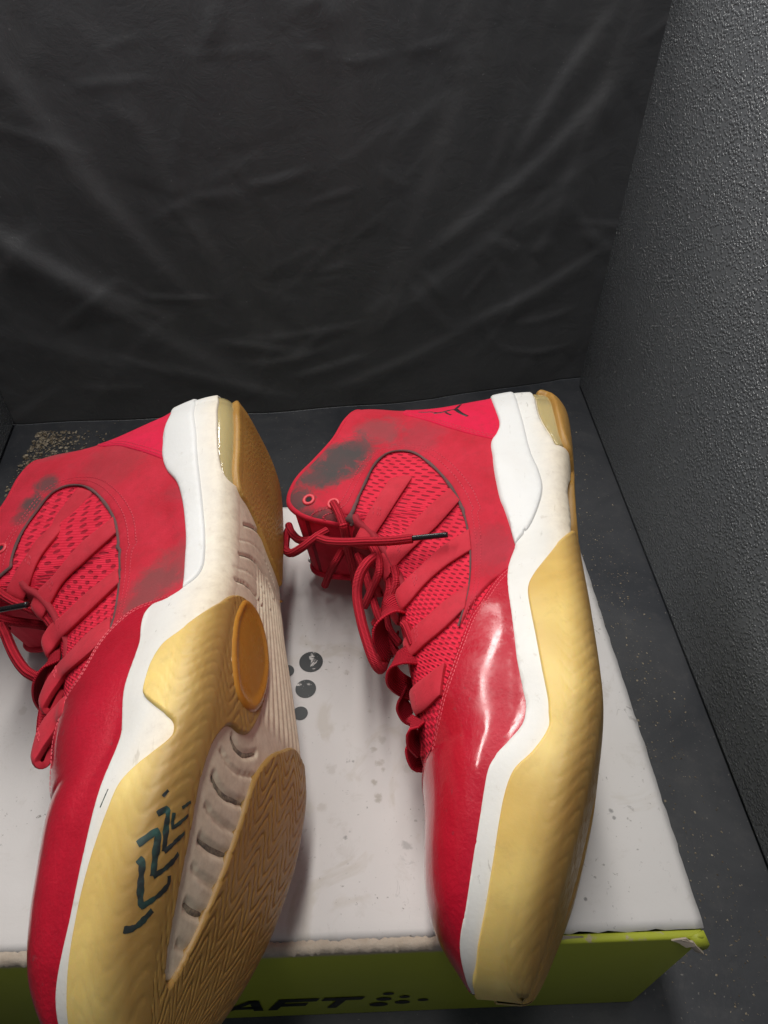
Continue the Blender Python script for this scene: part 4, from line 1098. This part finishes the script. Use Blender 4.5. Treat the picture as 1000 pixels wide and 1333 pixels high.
# the emblem on the heel panel of the right-hand shoe: a leaping figure in dark strokes
def px(sh, pts, off): return sh.trace(pts, off)
def zh(*p): return [(520+.14*x, 507+.14*y) for x, y in p]
tap = lambda a, b: (lambda x: a+(b-a)*x)
EMB = [(zh((572, 140), (548, 158), (522, 182)), tap(.12, .24)), (zh((520, 180), (560, 210), (600, 232), (634, 247)), tap(.26, .15)),
       (zh((522, 182), (480, 188), (430, 203), (390, 212), (335, 220)), lambda x: .26-.10*np.abs(x-.35)), (zh((345, 216), (300, 209), (240, 211), (178, 210)), tap(.13, .07)),
       (zh((430, 212), (455, 226), (480, 236)), tap(.13, .10)), (zh((386, 214), (360, 218), (318, 224)), tap(.2, .1))]
ribbons(RS, 'heel_emblem', [(px(RS, p, .22), w_) for p, w_ in EMB], m_simple('emblem_ink', (.02, .008, .012), .5), off=.222, hgt=.012, h=.06)

# left-hand shoe: marker chevrons on the gum, orange pod, arch grooves and channel ribs
def z2(*p): return [(.4*x, 900+.4*y) for x, y in p]
INK = NT('marker_ink'); ob_ = INK.coord('Object')
INK = INK.out(INK.mix(INK.ramp(INK.noise(ob_, 150, 3), [(.45, 0.), (.7, 1.)]), (.012, .016, .016), (.018, .075, .06)), .6)
jit = lambda a: (lambda x: a*.78*(1+.15*np.sin(x*13)+.1*np.sin(x*31)))
MARK = [(z2((402, 776), (425, 774), (450, 760), (475, 735), (495, 712)), jit(.20)), (z2((450, 545), (462, 560), (458, 620), (458, 690), (468, 700)), jit(.22)), (z2((462, 700), (500, 676), (530, 650), (548, 625), (550, 600)), jit(.18)),
        (z2((448, 498), (480, 475), (510, 452), (514, 470), (506, 530), (498, 600)), jit(.24)), (z2((498, 602), (530, 582), (560, 555), (580, 528)), jit(.18)),
        (z2((512, 400), (540, 382), (546, 390), (540, 450), (534, 520)), jit(.20)), (z2((534, 522), (560, 500), (585, 475), (602, 458)), jit(.15)),
        (z2((566, 395), (562, 420), (560, 445), (585, 428), (612, 402)), jit(.13)), (z2((592, 380), (606, 370), (620, 360)), jit(.12)), (z2((530, 342), (538, 333), (548, 322)), jit(.12)), (z2((326, 378), (338, 350), (352, 318)), jit(.09))]
ribbons(LS, 'marker_drawing', [(px(LS, p, .4), w_) for p, w_ in MARK[:-1]], INK, parent=LD['_outsole'], off=.414, hgt=.004, h=.06, disp=lambda s, t, d: LD['tread'](s, t, d)*.6, edge=.0)
ribbons(LS, 'scuff_mark', [(px(LS, MARK[-1][0], .24), MARK[-1][1])], INK, off=.243, hgt=.006, h=.06)
pod = px(LS, [(318, 781), (335, 800), (345, 835), (348, 868), (344, 902), (333, 926), (319, 924), (307, 905), (301, 870), (301, 830), (306, 800)], .35)
cpod = pod.mean(0)
def pod_disp(s, t, d): return -.07*np.clip((d-.3)/.35, 0, 1)
patch(LS, 'pivot_pod', pod, POD, .50, .36, .3, .14, disp=pod_disp, parent=LD['_outsole'])
for grp, wd in ((ribsW, .24), (arcW, .10)):
    for p in grp:
        ribbons(LS, 'grime', [(px(LS, p, .0), lambda x, wd=wd: wd*np.sin(np.clip(x, .04, .96)*math.pi)**.5)], GRV, off=.15, hgt=.01, h=.1)
